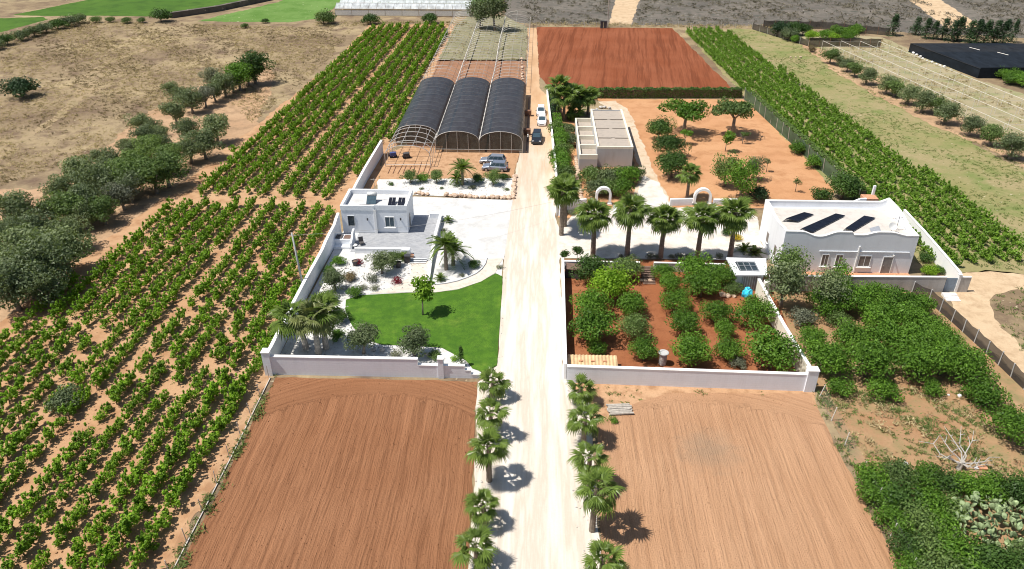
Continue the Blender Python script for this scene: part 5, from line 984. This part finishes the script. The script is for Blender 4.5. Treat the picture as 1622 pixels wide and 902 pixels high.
# right fields: olive row, far garden, cypresses
for k, (x, y, r) in enumerate(((550, 302, 42), (600, 332, 30), (645, 355, 36), (690, 378, 40), (755, 410, 48), (868, 458, 52), (912, 482, 46), (990, 512, 55), (1072, 550, 62), (1140, 575, 50), (1200, 610, 65), (1335, 685, 58), (1450, 742, 58), (1570, 797, 74))):
    tree('olive_tree', 'olive tree in the row beside the pole frame, %s from the far end' % ('first', 'second', 'third', 'fourth', 'fifth', 'sixth', 'seventh', 'eighth', 'ninth', 'tenth', 'eleventh', 'twelfth', 'thirteenth', 'fourteenth')[k], 'tree', 'olive', 'leaf_olive' if k % 3 else 'leaf_olive_green', 1160 + x / 3.509, y / 3.509, r / 3.509, 'olive row in the right fields', .9)
for x, y, r, lf in ((280, 160, 46, 'leaf_conifer'), (350, 158, 44, 'leaf_dark'), (395, 165, 38, 'leaf_dark'), (320, 192, 40, 'leaf_olive'), (355, 216, 26, 'leaf_citrus'), (440, 272, 20, 'leaf_brown')): tree('shrub', 'bush in the clump at the far end of the right vineyard' if r > 30 else ('small green bush in front of the far right clump' if lf == 'leaf_citrus' else 'small brown bush at the start of the olive row'), 'bush', 'bush', lf, 1160 + x / 3.509, y / 3.509, r / 3.509, 'far clump of bushes' if r > 30 else None, 1.2)
for x, y, r, lf in ((450, 195, 34, 'leaf_lime'), (520, 190, 38, 'leaf_citrus'), (590, 175, 42, 'leaf_citrus'), (650, 185, 38, 'leaf_citrus'), (690, 158, 34, 'leaf_citrus'), (560, 205, 32, 'leaf_lime'), (630, 205, 30, 'leaf_citrus')): tree('garden_bush', 'bright green bush in the far netted vegetable garden', 'bush', 'bush', lf, 1160 + x / 3.509, y / 3.509, r / 3.509, 'far vegetable garden')
for k, (x, y, r) in enumerate(((905, 138, 15), (1030, 142, 13), (1085, 158, 14), (1130, 165, 13), (1183, 158, 16), (1235, 172, 15), (1270, 158, 17), (1330, 172, 16), (1370, 176, 17), (1420, 178, 17), (1470, 174, 17), (1520, 178, 17), (1575, 170, 10))): tree('cypress', 'dark conifer standing apart left of the far conifer row' if k == 0 else 'dark conifer in the row behind the black net house, %s from the left' % ('', 'first', 'second', 'third', 'fourth', 'fifth', 'sixth', 'seventh', 'eighth', 'ninth', 'tenth', 'eleventh', 'twelfth')[k], 'tree', 'cypress', 'leaf_conifer', 1160 + x / 3.509, y / 3.509, r / 3.509 * 2.5, None if k == 0 else 'far conifer row', .55 if k != 12 else .9)
for x, y, r in ((1500, 405, 42), (1560, 420, 48), (1620, 440, 55), (1540, 440, 40)): tree('shrub', 'bright green bush in front of the black net house', 'bush', 'bush', 'leaf_citrus', 1160 + x / 3.509, y / 3.509, r / 3.509, 'bushes before the black net house')

# hedges: clipped, one body each with a leaf coat
def hedge(label, a, b, hh, wd, leaf, n):
    a, b = Vector(a), Vector(b); d = b - a; ln = d.length; rz = math.atan2(d.y, d.x); t = thing('hedge', label, 'hedge', (a.x, a.y, 0), rz); rg = np.random.default_rng(int(ln * 10)); m = n
    P = np.stack([rg.uniform(0, ln, m), rg.uniform(-wd / 2, wd / 2, m), rg.uniform(.05, hh, m)], 1); sd = rg.integers(0, 4, m)
    wob = .10 * np.sin(P[:, 0] * 2.1) + .07 * np.sin(P[:, 0] * 5.3 + 1)
    P[sd == 0, 1] = -wd / 2; P[sd == 1, 1] = wd / 2; P[sd >= 2, 2] = hh; P[:, 2] += wob * (P[:, 2] / hh); P += rg.normal(size=P.shape) * .06
    Nn = np.zeros_like(P); Nn[sd == 0, 1] = -1; Nn[sd == 1, 1] = 1; Nn[sd >= 2, 2] = 1; Nn = unit(Nn + rg.normal(size=P.shape) * .5)
    V, F = rhombs(P, Nn, .26, .17, rg); obj('leaf_coat', qmesh('leaf_coat', V, F, leaf, rg.random(m)), t); MB().bb(.1, ln - .1, -wd / 2 + .12, wd / 2 - .12, 0, hh - .15).build('core', 'bark', t)
hedge('clipped dark hedge between the red field and the orange yard', (10.5, 156.0, 0), (42.4, 157.2, 0), 1.9, 1.3, 'leaf_dark', 9000)
hedge('loose grey-green hedge along the net fence right of the orange yard', (43.5, 155, 0), (48.1, 104.5, 0), 1.9, 1.1, 'leaf_olive_green', 12000)
hedge('clipped dark hedge along the far driveway wall', (2.9, 157, 0), (3.5, 140, 0), 2.2, 1.2, 'leaf_conifer', 5000)
hedge('green leafy hedge between the driveway wall and the hut strip', (3.7, 139, 0), (4.5, 111, 0), 2.0, 1.4, 'leaf_citrus', 8000)
# prickly pear
p = at(1571, 840); t = thing('prickly_pear', 'pale green prickly pear cactus thicket at the bottom right', 'cactus', (p.x, p.y, 0)); rg = np.random.default_rng(3)
padm = MB().lathe([(.03, 0), (.13, .10), (.19, .24), (.17, .38), (.05, .46)], 8); padm.v = [(x, y * .22, z) for x, y, z in padm.v]; pme = padm.mesh('pad', 'leaf_cactus', True); a_ = pme.attributes.new('var', 'FLOAT', 'FACE'); a_.data.foreach_set('value', rg.random(len(pme.polygons)).astype(np.float32))
for i in range(280):
    a, q = rg.uniform(0, 6.28), rg.random() ** .5 * 3.2; hz = (1.9 - .14 * q * q) * rg.random() ** .6; obj('pad', pme, t, (q * math.cos(a) * 1.25, q * math.sin(a), max(0, hz)), (rg.normal() * .6, rg.normal() * .6, rg.uniform(0, 6.28)), rg.uniform(1.0, 1.5))
# dead tree
p = at(1518, 744); t = thing('dead_tree', 'bleached leafless dead tree lying in the lower right garden', 'tree', (p.x, p.y, 0)); rd = random.Random(4); br = MB().tube([(0, 0, 0), (.1, .05, .5), (.15, 0, .9)], [.24, .2, .15], 8); br.build('trunk', 'dead_wood', t)
for i, (az, ln, up) in enumerate(((150, 3.4, .9), (175, 2.4, .7), (100, 2.8, 1.7), (75, 2.6, 1.9), (50, 2.7, 1.5), (10, 3.4, .5), (-20, 2.4, .4), (130, 2.0, 1.6), (-60, 1.6, .8))):
    a = R(az); P = [Vector((.12, 0, .7))]
    for k in range(1, 5): P.append(Vector((.1 + ln * k / 4 * math.cos(a) + rd.uniform(-.28, .28), ln * k / 4 * math.sin(a) + rd.uniform(-.28, .28), .7 + up * k / 4 + rd.uniform(-.2, .25))))
    mb = MB().tube(P, [.07, .055, .042, .032, .018], 5)
    for k in (2, 3):
        e = P[k] + Vector((rd.uniform(-.6, .6), rd.uniform(-.6, .6), rd.uniform(.2, .7))); mb.tube([P[k], P[k].lerp(e, .5) + Vector((.06, .05, 0)), e], [.045, .03, .015], 4)
    mb.build('branch', 'dead_wood', t)

# ================================================================== vehicles, people, small things
def car(label, x, y, rz, paint, ln=4.2, wd=1.78, ht=1.55, suv=True, name='parked_car'):
    t = thing(name, label, 'car', (x, y, 0), rz); hl, hw = ln / 2, wd / 2; zb = .26; bl = ht * .60
    # stations from tail to nose: x, half width, belt height
    st = [(-hl, hw * .86, bl * .86), (-hl + .10, hw * .96, bl * .99), (-hl * .55, hw, bl), (0, hw, bl * .985), (hl * .42, hw, bl * .97), (hl * .62, hw * .98, bl * .90), (hl * .88, hw * .93, bl * .80), (hl, hw * .80, bl * .62)]
    mb = MB()
    for sx, w_, z in st: mb.v += [(sx, -w_ * .92, zb), (sx, -w_, zb + .22), (sx, -w_ * .985, z - .08), (sx, -w_ * .90, z), (sx, w_ * .90, z), (sx, w_ * .985, z - .08), (sx, w_, zb + .22), (sx, w_ * .92, zb)]
    for i in range(len(st) - 1):
        for j in range(8): mb.f.append((8 * i + j, 8 * i + (j + 1) % 8, 8 * i + 8 + (j + 1) % 8, 8 * i + 8 + j))
    mb.f += [tuple(range(8)), tuple(range(8 * len(st) - 8, 8 * len(st)))[::-1]]; body = mb.build('body', paint, t)
    # cabin: base ring, roof ring
    x0, x1, r0, r1 = (-hl + .08, hl * .46, -hl * .80, hl * .12) if suv else (-hl * .72, hl * .42, -hl * .42, hl * .06); bw, rw = hw * .90, hw * .72
    B = [(x0, -bw * .95, bl * .97), (x1, -bw * .95, bl * .95), (x1, bw * .95, bl * .95), (x0, bw * .95, bl * .97)]; T_ = [(r0, -rw, ht - .03), (r1, -rw, ht - .03), (r1, rw, ht - .03), (r0, rw, ht - .03)]
    MB().add(B + T_, [(0, 1, 5, 4), (1, 2, 6, 5), (2, 3, 7, 6), (3, 0, 4, 7), (0, 3, 2, 1), (4, 5, 6, 7)]).build('cabin', paint, t)
    MB().prism([(r0 - .02, -rw * .94), (r1 - .03, -rw * .94), (r1 + .02, 0), (r1 - .03, rw * .94), (r0 - .02, rw * .94)], ht - .028, ht).build('roof', paint, t)
    def pane(q, u0, u1, v0, v1, nm, out):
        a, b, c, d = [Vector(p) for p in q]; n = (b - a).cross(d - a).normalized() * out
        f = lambda u, v: (a.lerp(b, u)).lerp(d.lerp(c, u), v) + n
        MB().add([f(u0, v0), f(u1, v0), f(u1, v1), f(u0, v1)], [(0, 1, 2, 3)]).build(nm, 'glass_blue', t)
    pane((B[1], B[2], T_[2], T_[1]), .06, .94, .10, .95, 'windscreen', .012); pane((B[3], B[0], T_[0], T_[3]), .08, .92, .15, .9, 'rear_window', .012)
    for q in ((B[0], B[1], T_[1], T_[0]), (B[2], B[3], T_[3], T_[2])):
        for u0, u1 in ((.05, .30), (.33, .61), (.64, .93)): pane(q, u0, u1, .15, .88, 'side_window', .012)
    for sx in (-hl * .62, hl * .64):
        for sy in (-1, 1):
            wn = obj('wheel', None, t, (sx, sy * (hw - .10), .33)); MB().tube([(0, -.11, 0), (0, .11, 0)], .33, 16).build('tyre', 'tyre', wn); MB().tube([(0, .112 * sy, 0), (0, .135 * sy, 0)], .21, 12).build('rim', 'rim', wn)
    for sy in (-1, 1):
        MB().box((hl * .945, sy * hw * .68, bl * .70), (.16, .34, .13), sy * -.25).build('headlight', 'head_lamp', t); MB().box((-hl + .02, sy * hw * .76, bl * .82), (.10, .22, .26)).build('tail_light', 'tail_lamp', t); MB().box((hl * .34, sy * (hw + .09), bl + .05), (.14, .18, .12)).build('mirror', paint if paint != 'paint_white' else 'dark_metal', t)
    MB().box((hl * .985, 0, bl * .52), (.07, wd * .5, .14)).build('grille', 'dark_metal', t); MB().box((hl * 1.0, 0, zb + .06), (.10, wd * .80, .16)).build('bumper', paint if suv else 'dark_metal', t); MB().box((-hl, 0, zb + .10), (.10, wd * .84, .2)).build('bumper', 'dark_metal', t); return t
car('silver-blue hatchback parked by the greenhouse, the farther of two side by side', -7.15, 118.1, R(180 - 5), 'paint_silver', 4.25)
car('blue-grey estate car parked by the greenhouse, the nearer of two side by side', -6.65, 115.2, R(180 - 6), 'paint_blue_grey', 4.1)
car('black car with dark windscreen parked on the far driveway beside a person', .05, 129.2, R(-92), 'paint_black', 4.4, 1.82, 1.7)
car('white car parked at the driveway wall, the nearer of two', .95, 139.0, R(-91), 'paint_white', 4.0, 1.7, 1.5)
car('white car parked at the driveway wall, the farther of two', .75, 144.6, R(-91), 'paint_white', 3.9, 1.68, 1.5)
def person(label, x, y, rz):
    t = thing('person', label, 'person', (x, y, 0), rz); V = []; E_ = []; Rr = []
    def add(p, r, par=None): V.append(p); Rr.append(r); (E_.append((par, len(V) - 1)) if par is not None else None); return len(V) - 1
    pel = add((0, 0, .95), .15); wst = add((0, .01, 1.12), .14, pel); ch = add((0, 0, 1.34), .17, wst); nk = add((0, .02, 1.50), .065, ch); hd = add((0, .04, 1.58), .085, nk); add((0, .05, 1.70), .095, hd)
    for s in (-1, 1):
        hp = add((s * .11, 0, .86), .105, pel); kn = add((s * .13, .05, .48), .07, hp); an = add((s * .14, 0, .10), .05, kn); add((s * .15, .14, .05), .045, an)
        sh = add((s * .21, 0, 1.40), .065, ch); el = add((s * .28, .04, 1.13), .05, sh); wr = add((s * .24, .22, .97), .035, el); add((s * .22, .30, .95), .04, wr)
    me = bpy.data.meshes.new('body'); me.from_pydata(V, E_, []); o = obj('body', me, t); m = o.modifiers.new('skin', 'SKIN'); o.modifiers.new('sub', 'SUBSURF').levels = 1; o.modifiers['sub'].render_levels = 1
    for i, sv in enumerate(me.skin_vertices[0].data): sv.radius = (Rr[i], Rr[i] * .8); sv.use_root = (i == 0)
    if 'clothes' not in MATS:
        mm, nt, bs = newmat('clothes'); sep = N(nt, 'SeparateXYZ'); nt.links.new(tc(nt), sep.inputs[0])
        r = N(nt, 'ValToRGB'); cr = r.color_ramp; cr.interpolation = 'CONSTANT'
        for i, (p_, c_) in enumerate(((0, (.03, .025, .02)), (.05, (.03, .035, .05)), (.50, (.68, .66, .62)), (.755, (.48, .29, .20)))):
            e = cr.elements[i] if i < 2 else cr.elements.new(p_); e.position = p_; e.color = c_ + (1,)
        nt.links.new(mth(nt, 'MULTIPLY', sep.outputs[2], .5), r.inputs[0]); nt.links.new(r.outputs[0], bs.inputs[0]); bs.inputs['Roughness'].default_value = .85
    me.materials.append(MATS['clothes']); hb = MB().lathe([(.02, .12), (.08, .10), (.11, .04), (.112, -.02), (.09, -.04)], 10, (0, .03, 1.70)); hb.build('hair', 'hair', t, True)
    for s in (-1, 1): MB().box((s * .035, .14, 1.67), (.02, .012, .012)).build('eye', 'hair', t)
person('person in white top and dark trousers standing beside the black car', -1.55, 128.6, R(-70))
# border rocks
rk = []
for s in range(5):
    bm = bmesh.new(); bmesh.ops.create_icosphere(bm, subdivisions=1, radius=.5); rd = random.Random(s)
    for v in bm.verts: v.co *= rd.uniform(.75, 1.15); v.co.z *= .75
    me = bpy.data.meshes.new('rock'); bm.to_mesh(me); bm.free(); rk.append(me)
rkm = {}
def rocks(name, label, cat, line, step, size, mat, z=.0):
    P = [Vector((p[0], p[1], 0)) for p in line]; t = thing(name, label, cat, P[0])
    for a, b in zip(P, P[1:]):
        n = max(1, int((b - a).length / step))
        for i in range(n):
            k = (random.randrange(5), mat)
            if k not in rkm: rkm[k] = rk[k[0]].copy(); rkm[k].materials.append(MATS[mat])
            s = size * random.uniform(.75, 1.3); q = a.lerp(b, (i + random.random() * .5) / n) - P[0]; obj('rock', rkm[k], t, (q.x, q.y + random.uniform(-.12, .12), s * .26), (random.uniform(-.3, .3), random.uniform(-.3, .3), random.uniform(0, 6)), s)
rocks('rock_border', 'border of tan boulders along the front and right of the white bed', 'rock border', [at(655, 308)[:2], at(682, 310)[:2]], .55, .75, 'rock')
rocks('rock_border', 'longer border of tan boulders between the white bed and the parking', 'rock border', [at(706, 311)[:2], at(760, 314)[:2], at(812, 316)[:2], at(814, 300)[:2], at(815, 281)[:2]], .55, .85, 'rock')
rocks('rock_line', 'line of pale stones between the white bed and the greenhouse apron', 'stones', [at(700, 284)[:2], at(800, 283)[:2]], 1.1, .35, 'rock')
rocks('rock_group', 'rose-coloured rocks between the orchard trees near the shed', 'rocks', [at(1140, 470)[:2], at(1172, 472)[:2]], .7, .8, 'rock')
rocks('rock_group', 'pink stones in the orchard in front of the broad tree', 'rocks', [at(1112, 441)[:2], at(1130, 442)[:2]], .7, .7, 'rock')
rocks('rock_group', 'pale stones at the foot of the plank steps', 'rocks', [at(1014, 446)[:2], at(1034, 447)[:2]], .5, .55, 'rock')
rocks('rock_group', 'dark grey stones by the upper left lawn edge', 'rocks', [at(540, 459)[:2], at(556, 458)[:2], at(566, 455)[:2]], .6, .7, 'rock_grey')
rocks('rock_group', 'stones behind the front garden wall between the two olives', 'rocks', [at(590, 556)[:2], at(612, 557)[:2]], .6, .6, 'rock_grey')
rocks('rock_group', 'stones behind the stepped front wall right of the second olive', 'rocks', [at(672, 562)[:2], at(694, 562)[:2]], .5, .6, 'rock_grey')
rocks('rock_group', 'rubble line along the right edge of the far hoop frames', 'rocks', [at(826, 92)[:2], at(828, 130)[:2], at(829, 150)[:2]], 1.8, .7, 'rock')
rocks('rock_group', 'rubble at the left end of the hut beside the driveway strip', 'rocks', [at(912, 250)[:2], at(916, 290)[:2], at(921, 318)[:2], at(905, 330)[:2]], .8, .9, 'rock')
rocks('rock_group', 'pale stones behind the rear end of the hut', 'rocks', [at(940, 176)[:2], at(955, 171)[:2], at(972, 174)[:2]], .8, .7, 'rock_grey')
rocks('rock_group', 'pale stones lying in the dry field beside the lone bush', 'rocks', [at(48, 141)[:2], at(68, 138)[:2]], 1.2, 1.0, 'rock_grey')
rocks('rock_group', 'pale stones on the weedy strip right of the vineyard', 'rocks', [at(1250, 92)[:2], at(1272, 92)[:2]], .9, .6, 'rock')
rocks('rock_group', 'white rubble along the left side of the black net house', 'rocks', [at(1440, 82)[:2], at(1465, 96)[:2], at(1510, 113)[:2]], 1.5, .75, 'debris_white')
rocks('rock_group', 'white scraps on the ground in the lower right garden', 'rocks', [at(1500, 627)[:2], at(1530, 628)[:2]], .6, .4, 'debris_white')
rocks('rock_group', 'pale scraps beside the dead tree', 'rocks', [at(1432, 737)[:2], at(1440, 736)[:2]], .5, .6, 'debris_white')
# plank stack at the field corner
p = at(981, 651); s = thing('plank_stack', 'stack of weathered grey planks at the corner of the right ploughed field', 'planks', (p.x, p.y, 0), R(6))
for k in range(3): MB().bb(-.9 + k * .8, -.8 + k * .8, -.75, .75, 0, .1).build('bearer', 'wood_dark', s)
for z in range(2):
    for k in range(6): MB().box((random.uniform(-.12, .12), -.62 + k * .25, .14 + z * .09), (2.2, .2, .075), random.uniform(-.05, .05)).build('plank', 'wood_grey', s)
tree('weed_clump', 'green weed clump at the front of the plank stack', 'plant', 'tuft', 'leaf_citrus', 971, 665, 8)
p = at(1183, 470); s = thing('tarp_bundle', 'bright blue tarpaulin bundle beside the shed in the orchard', 'bundle', (p.x, p.y, 0)); bm = bmesh.new(); bmesh.ops.create_icosphere(bm, subdivisions=3, radius=.6)
rd = random.Random(2)
for v in bm.verts: f_ = 1 + .22 * math.sin(v.co.x * 9) * math.cos(v.co.y * 8 + 1) + rd.uniform(-.08, .08); v.co *= f_; v.co.z = max(-.38, v.co.z) * 1.1 + .42
me = bpy.data.meshes.new('tarp'); bm.to_mesh(me); bm.free(); me.materials.append(MATS['blue_tarp']); obj('tarp', me, s); MB().lathe([(.05, .9), (.10, 1.05), (.22, 1.2), (.2, 1.22), (.06, 1.1)], 8).build('tied_neck', 'blue_tarp', s)
s = thing('water_tank', 'dark brown covered tank in the rear left orchard corner', 'tank', (4.8, 80.9, 0), R(-12)); MB().bb(-.95, .95, -.7, .7, 0, 1.25).build('body', 'charcoal', s); MB().prism([(-1.05, -.8), (1.05, -.8), (1.05, .8), (-1.05, .8)], 1.252, 1.34).build('lid', 'wood_dark', s)
for px, py, r_, hh, lb in ((631, 424, .42, .75, 'dark grey pot right of the patio-front olives'), (563, 421, .38, .7, 'dark pot with a red plant near the barbecue'), (652, 409, .3, .45, 'tan pot beside the small cycad')):
    p = at(px, py); s = thing('plant_pot', lb, 'pot', (p.x, p.y, 0)); MB().lathe([(r_ * .7, 0), (r_, hh * .9), (r_ * 1.05, hh), (r_ * .9, hh), (r_ * .85, hh * .85)], 14).build('pot', 'charcoal' if 'dark' in lb else 'terracotta', s); MB().lathe([(r_ * .84, hh * .8), (r_ * .80, hh * .86)], 12).build('soil', 'bark', s)
for k, (px, py) in enumerate(((895, 410), (915, 406))):
    pass
p = at(1556, 743); s = thing('plastic_sack', 'pink and white sack lying beside the dead tree', 'sack', (p.x, p.y, 0)); MB().prism([(-.35, -.2), (.3, -.25), (.4, .15), (0, .28), (-.38, .15)], 0, .22).build('sack', 'terracotta', s); MB().prism([(-.7, -.2), (-.37, -.15), (-.4, .2), (-.65, .18)], 0, .15).build('flap', 'debris_white', s)

# ================================================================== ground cover
def clumpy(sc, thr):
    def f(xy, rng): v = np.sin(xy[:, 0] * sc) * np.cos(xy[:, 1] * sc * .83 + 1) + .6 * np.sin(xy[:, 0] * sc * 2.3 + xy[:, 1] * sc * 1.9); return v + rng.normal(size=len(xy)) * .5 > thr
    return f
scatter('dry_grass_tufts', 'dry straw-coloured grass over the left fallow field', 'grass', [[(0, 70), (130, 34), (560, 46), (520, 98), (400, 196), (330, 128), (140, 250), (0, 296)]], 2.6, .34, 'grass_dry', 4, .8, clumpy(.13, -.2), 11)
scatter('dry_grass_tufts', 'brown dry weeds in patches over the left fallow field', 'grass', [[(0, 70), (130, 34), (560, 46), (520, 98), (400, 196), (330, 128), (140, 250), (0, 296)]], 1.6, .4, 'leaf_brown', 4, .7, clumpy(.17, .3), 26)
scatter('scrub_tufts', 'low dark scrub over the far grey field', 'scrub', [[(820, -6), (840, 36), (960, 38), (968, -6)], [(1022, -6), (1004, 38), (1240, 41), (1430, 50), (1622, 58), (1640, 20), (1560, 44), (1436, -6)], [(1500, -6), (1560, 34), (1640, 50), (1640, -6)]], .35, .9, 'grass_grey', 4, .7, clumpy(.16, -.3), 12)
scatter('weed_tufts', 'weeds and thin grass over the strip beyond the right vineyard', 'weeds', [[(1150, 50), (1240, 50), (1330, 92), (1440, 152), (1622, 235), (1622, 372), (1460, 268), (1330, 178), (1175, 62)]], 2.4, .26, 'grass_green', 4, .7, clumpy(.18, .0), 13)
scatter('weed_tufts', 'dry grass under the pole frame', 'grass', [[(1300, 72), (1400, 62), (1445, 86), (1546, 128), (1622, 155), (1622, 235), (1440, 152)]], 1.0, .45, 'grass_dry', 4, .9, clumpy(.2, -.2), 14)
scatter('weed_tufts', 'weeds on the bare soil of the lower right garden', 'weeds', [[(1296, 625), (1480, 615), (1622, 640), (1622, 750), (1380, 740)]], 7.0, .30, 'grass_green', 6, .9, clumpy(.55, .0), 15)
scatter('weed_tufts', 'weed fringe along the left vineyard fence', 'weeds', [[(437, 592), (445, 594), (290, 905), (262, 905)]], 9.0, .36, 'grass_green', 6, .9, clumpy(1.2, -.3), 16)
scatter('weed_tufts', 'weed fringe along the fence right of the right ploughed field', 'weeds', [[(1284, 622), (1302, 622), (1450, 905), (1418, 905)]], 5.0, .34, 'grass_green', 6, .9, clumpy(1.1, .0), 17)
scatter('weed_tufts', 'weeds at the foot of the orchard front wall', 'weeds', [[(905, 612), (1285, 622), (1284, 630), (1040, 626), (985, 645), (950, 650)]], 4.0, .22, 'grass_green', 5, .8, clumpy(.9, .5), 18)
scatter('weed_tufts', 'scrubby grass beside the sandy lane at the right edge', 'grass', [[(1570, 470), (1622, 452), (1700, 480), (1700, 610), (1622, 565), (1585, 515)], [(1512, 470), (1532, 475), (1540, 500), (1520, 500)]], 3.0, .32, 'grass_green', 5, .8, clumpy(.6, .1), 19)
scatter('weed_tufts', 'dry weeds under the far bare hoop frames', 'weeds', [[(694, 97), (832, 97), (834, 46), (745, 28), (720, 44)]], .8, .4, 'grass_dry', 4, .7, clumpy(.3, .0), 20)
scatter('weed_tufts', 'dry grass band along the foot of the far fields', 'grass', [[(835, 36), (1240, 41), (1240, 47), (1065, 44), (850, 42)], [(500, 34), (740, 36), (736, 42), (590, 40), (500, 46)]], 1.2, .55, 'grass_dry', 4, .9, None, 21)
scatter('weed_tufts', 'weeds beneath the right vineyard rows', 'weeds', [[(1404, 388), (1560, 424), (1622, 430), (1622, 392), (1460, 290)]], 3.0, .3, 'grass_green', 5, .7, None, 22)
scatter('lawn_blades', 'short mown grass of the lawn', 'grass', [LAWN], 9., .11, 'grass_lawn', 3, .8, clumpy(.45, -.2), 23)
scatter('weed_tufts', 'sparse weeds between the left vineyard rows', 'weeds', [[(0, 620), (270, 330), (520, 330), (430, 590), (280, 902), (0, 902)]], .5, .22, 'grass_green', 5, .6, clumpy(.5, .3), 24)
scatter('weed_tufts', 'greyish dry weeds on the lower right garden soil', 'weeds', [[(1296, 625), (1480, 615), (1622, 640), (1622, 750), (1380, 740)]], 3.0, .40, 'grass_dry', 6, .8, clumpy(.8, .3), 25)
def pebbles(name, label, cat, polys, dens, lo, hi, mat, seed, keep=None):
    rng = np.random.default_rng(seed); pts = []
    for P in map(pxpoly, polys):
        xs = [q[0] for q in P]; ys = [q[1] for q in P]; n = int((max(xs) - min(xs)) * (max(ys) - min(ys)) * dens); X = rng.uniform(min(xs), max(xs), n); Y = rng.uniform(min(ys), max(ys), n); k = inpoly(X, Y, P); pts.append(np.stack([X[k], Y[k]], 1))
    xy = np.concatenate(pts); xy = xy if keep is None else xy[keep(xy, rng)]; n = len(xy); s = lo + (hi - lo) * rng.random(n) ** 3
    base = np.array([(1, 0, 0), (0, 1, 0), (-1, 0, 0), (0, -1, 0), (0, 0, 1), (0, 0, -.4)], float); V = base[None] * (s[:, None, None] * (.6 + .7 * rng.random((n, 6, 1)))); th = rng.random(n) * 6.28; c, sn = np.cos(th)[:, None], np.sin(th)[:, None]
    W = np.stack([V[:, :, 0] * c - V[:, :, 1] * sn + xy[:, :1], V[:, :, 0] * sn + V[:, :, 1] * c + xy[:, 1:], V[:, :, 2] + .04 + s[:, None] * .2], 2).reshape(-1, 3)
    T = np.array([(0, 1, 4), (1, 2, 4), (2, 3, 4), (3, 0, 4), (1, 0, 5), (2, 1, 5), (3, 2, 5), (0, 3, 5)]); F = (T[None] + 6 * np.arange(n)[:, None, None]).reshape(-1, 3)
    return tag(obj(name, qmesh(name, W, F, mat)), label, cat, None, 'stuff')
pebbles('soil_clods', 'loose clods on the left ploughed field', 'clods', [[(437, 600), (757, 606), (742, 902), (283, 902)]], 4, .015, .06, 'plough_left', 31)
pebbles('soil_clods', 'loose clods on the right ploughed field', 'clods', [[(950, 678), (1060, 624), (1284, 628), (1424, 902), (958, 902)]], 3, .015, .06, 'plough_right', 32)
pebbles('loose_stones', 'loose pale stones along the driveway edges', 'stones', [[(745, 902), (757, 610), (768, 610), (762, 902)], [(916, 902), (897, 606), (905, 606), (948, 902)], [(790, 570), (800, 420), (803, 420), (796, 570)]], 5, .02, .13, 'rock_grey', 33)
pebbles('loose_stones', 'gravel stones scattered through the white garden beds', 'stones', [[(440, 582), (490, 470), (530, 410), (670, 418), (690, 450), (560, 470), (545, 500), (600, 550), (700, 560)], [(600, 288), (810, 286), (812, 312), (660, 307)]], 9, .03, .14, 'rock_grey', 34)
pebbles('loose_stones', 'stones strewn over the left vineyard soil', 'stones', [[(0, 620), (270, 330), (520, 330), (430, 590), (280, 902), (0, 902)]], 1.5, .03, .14, 'vine_soil', 35)
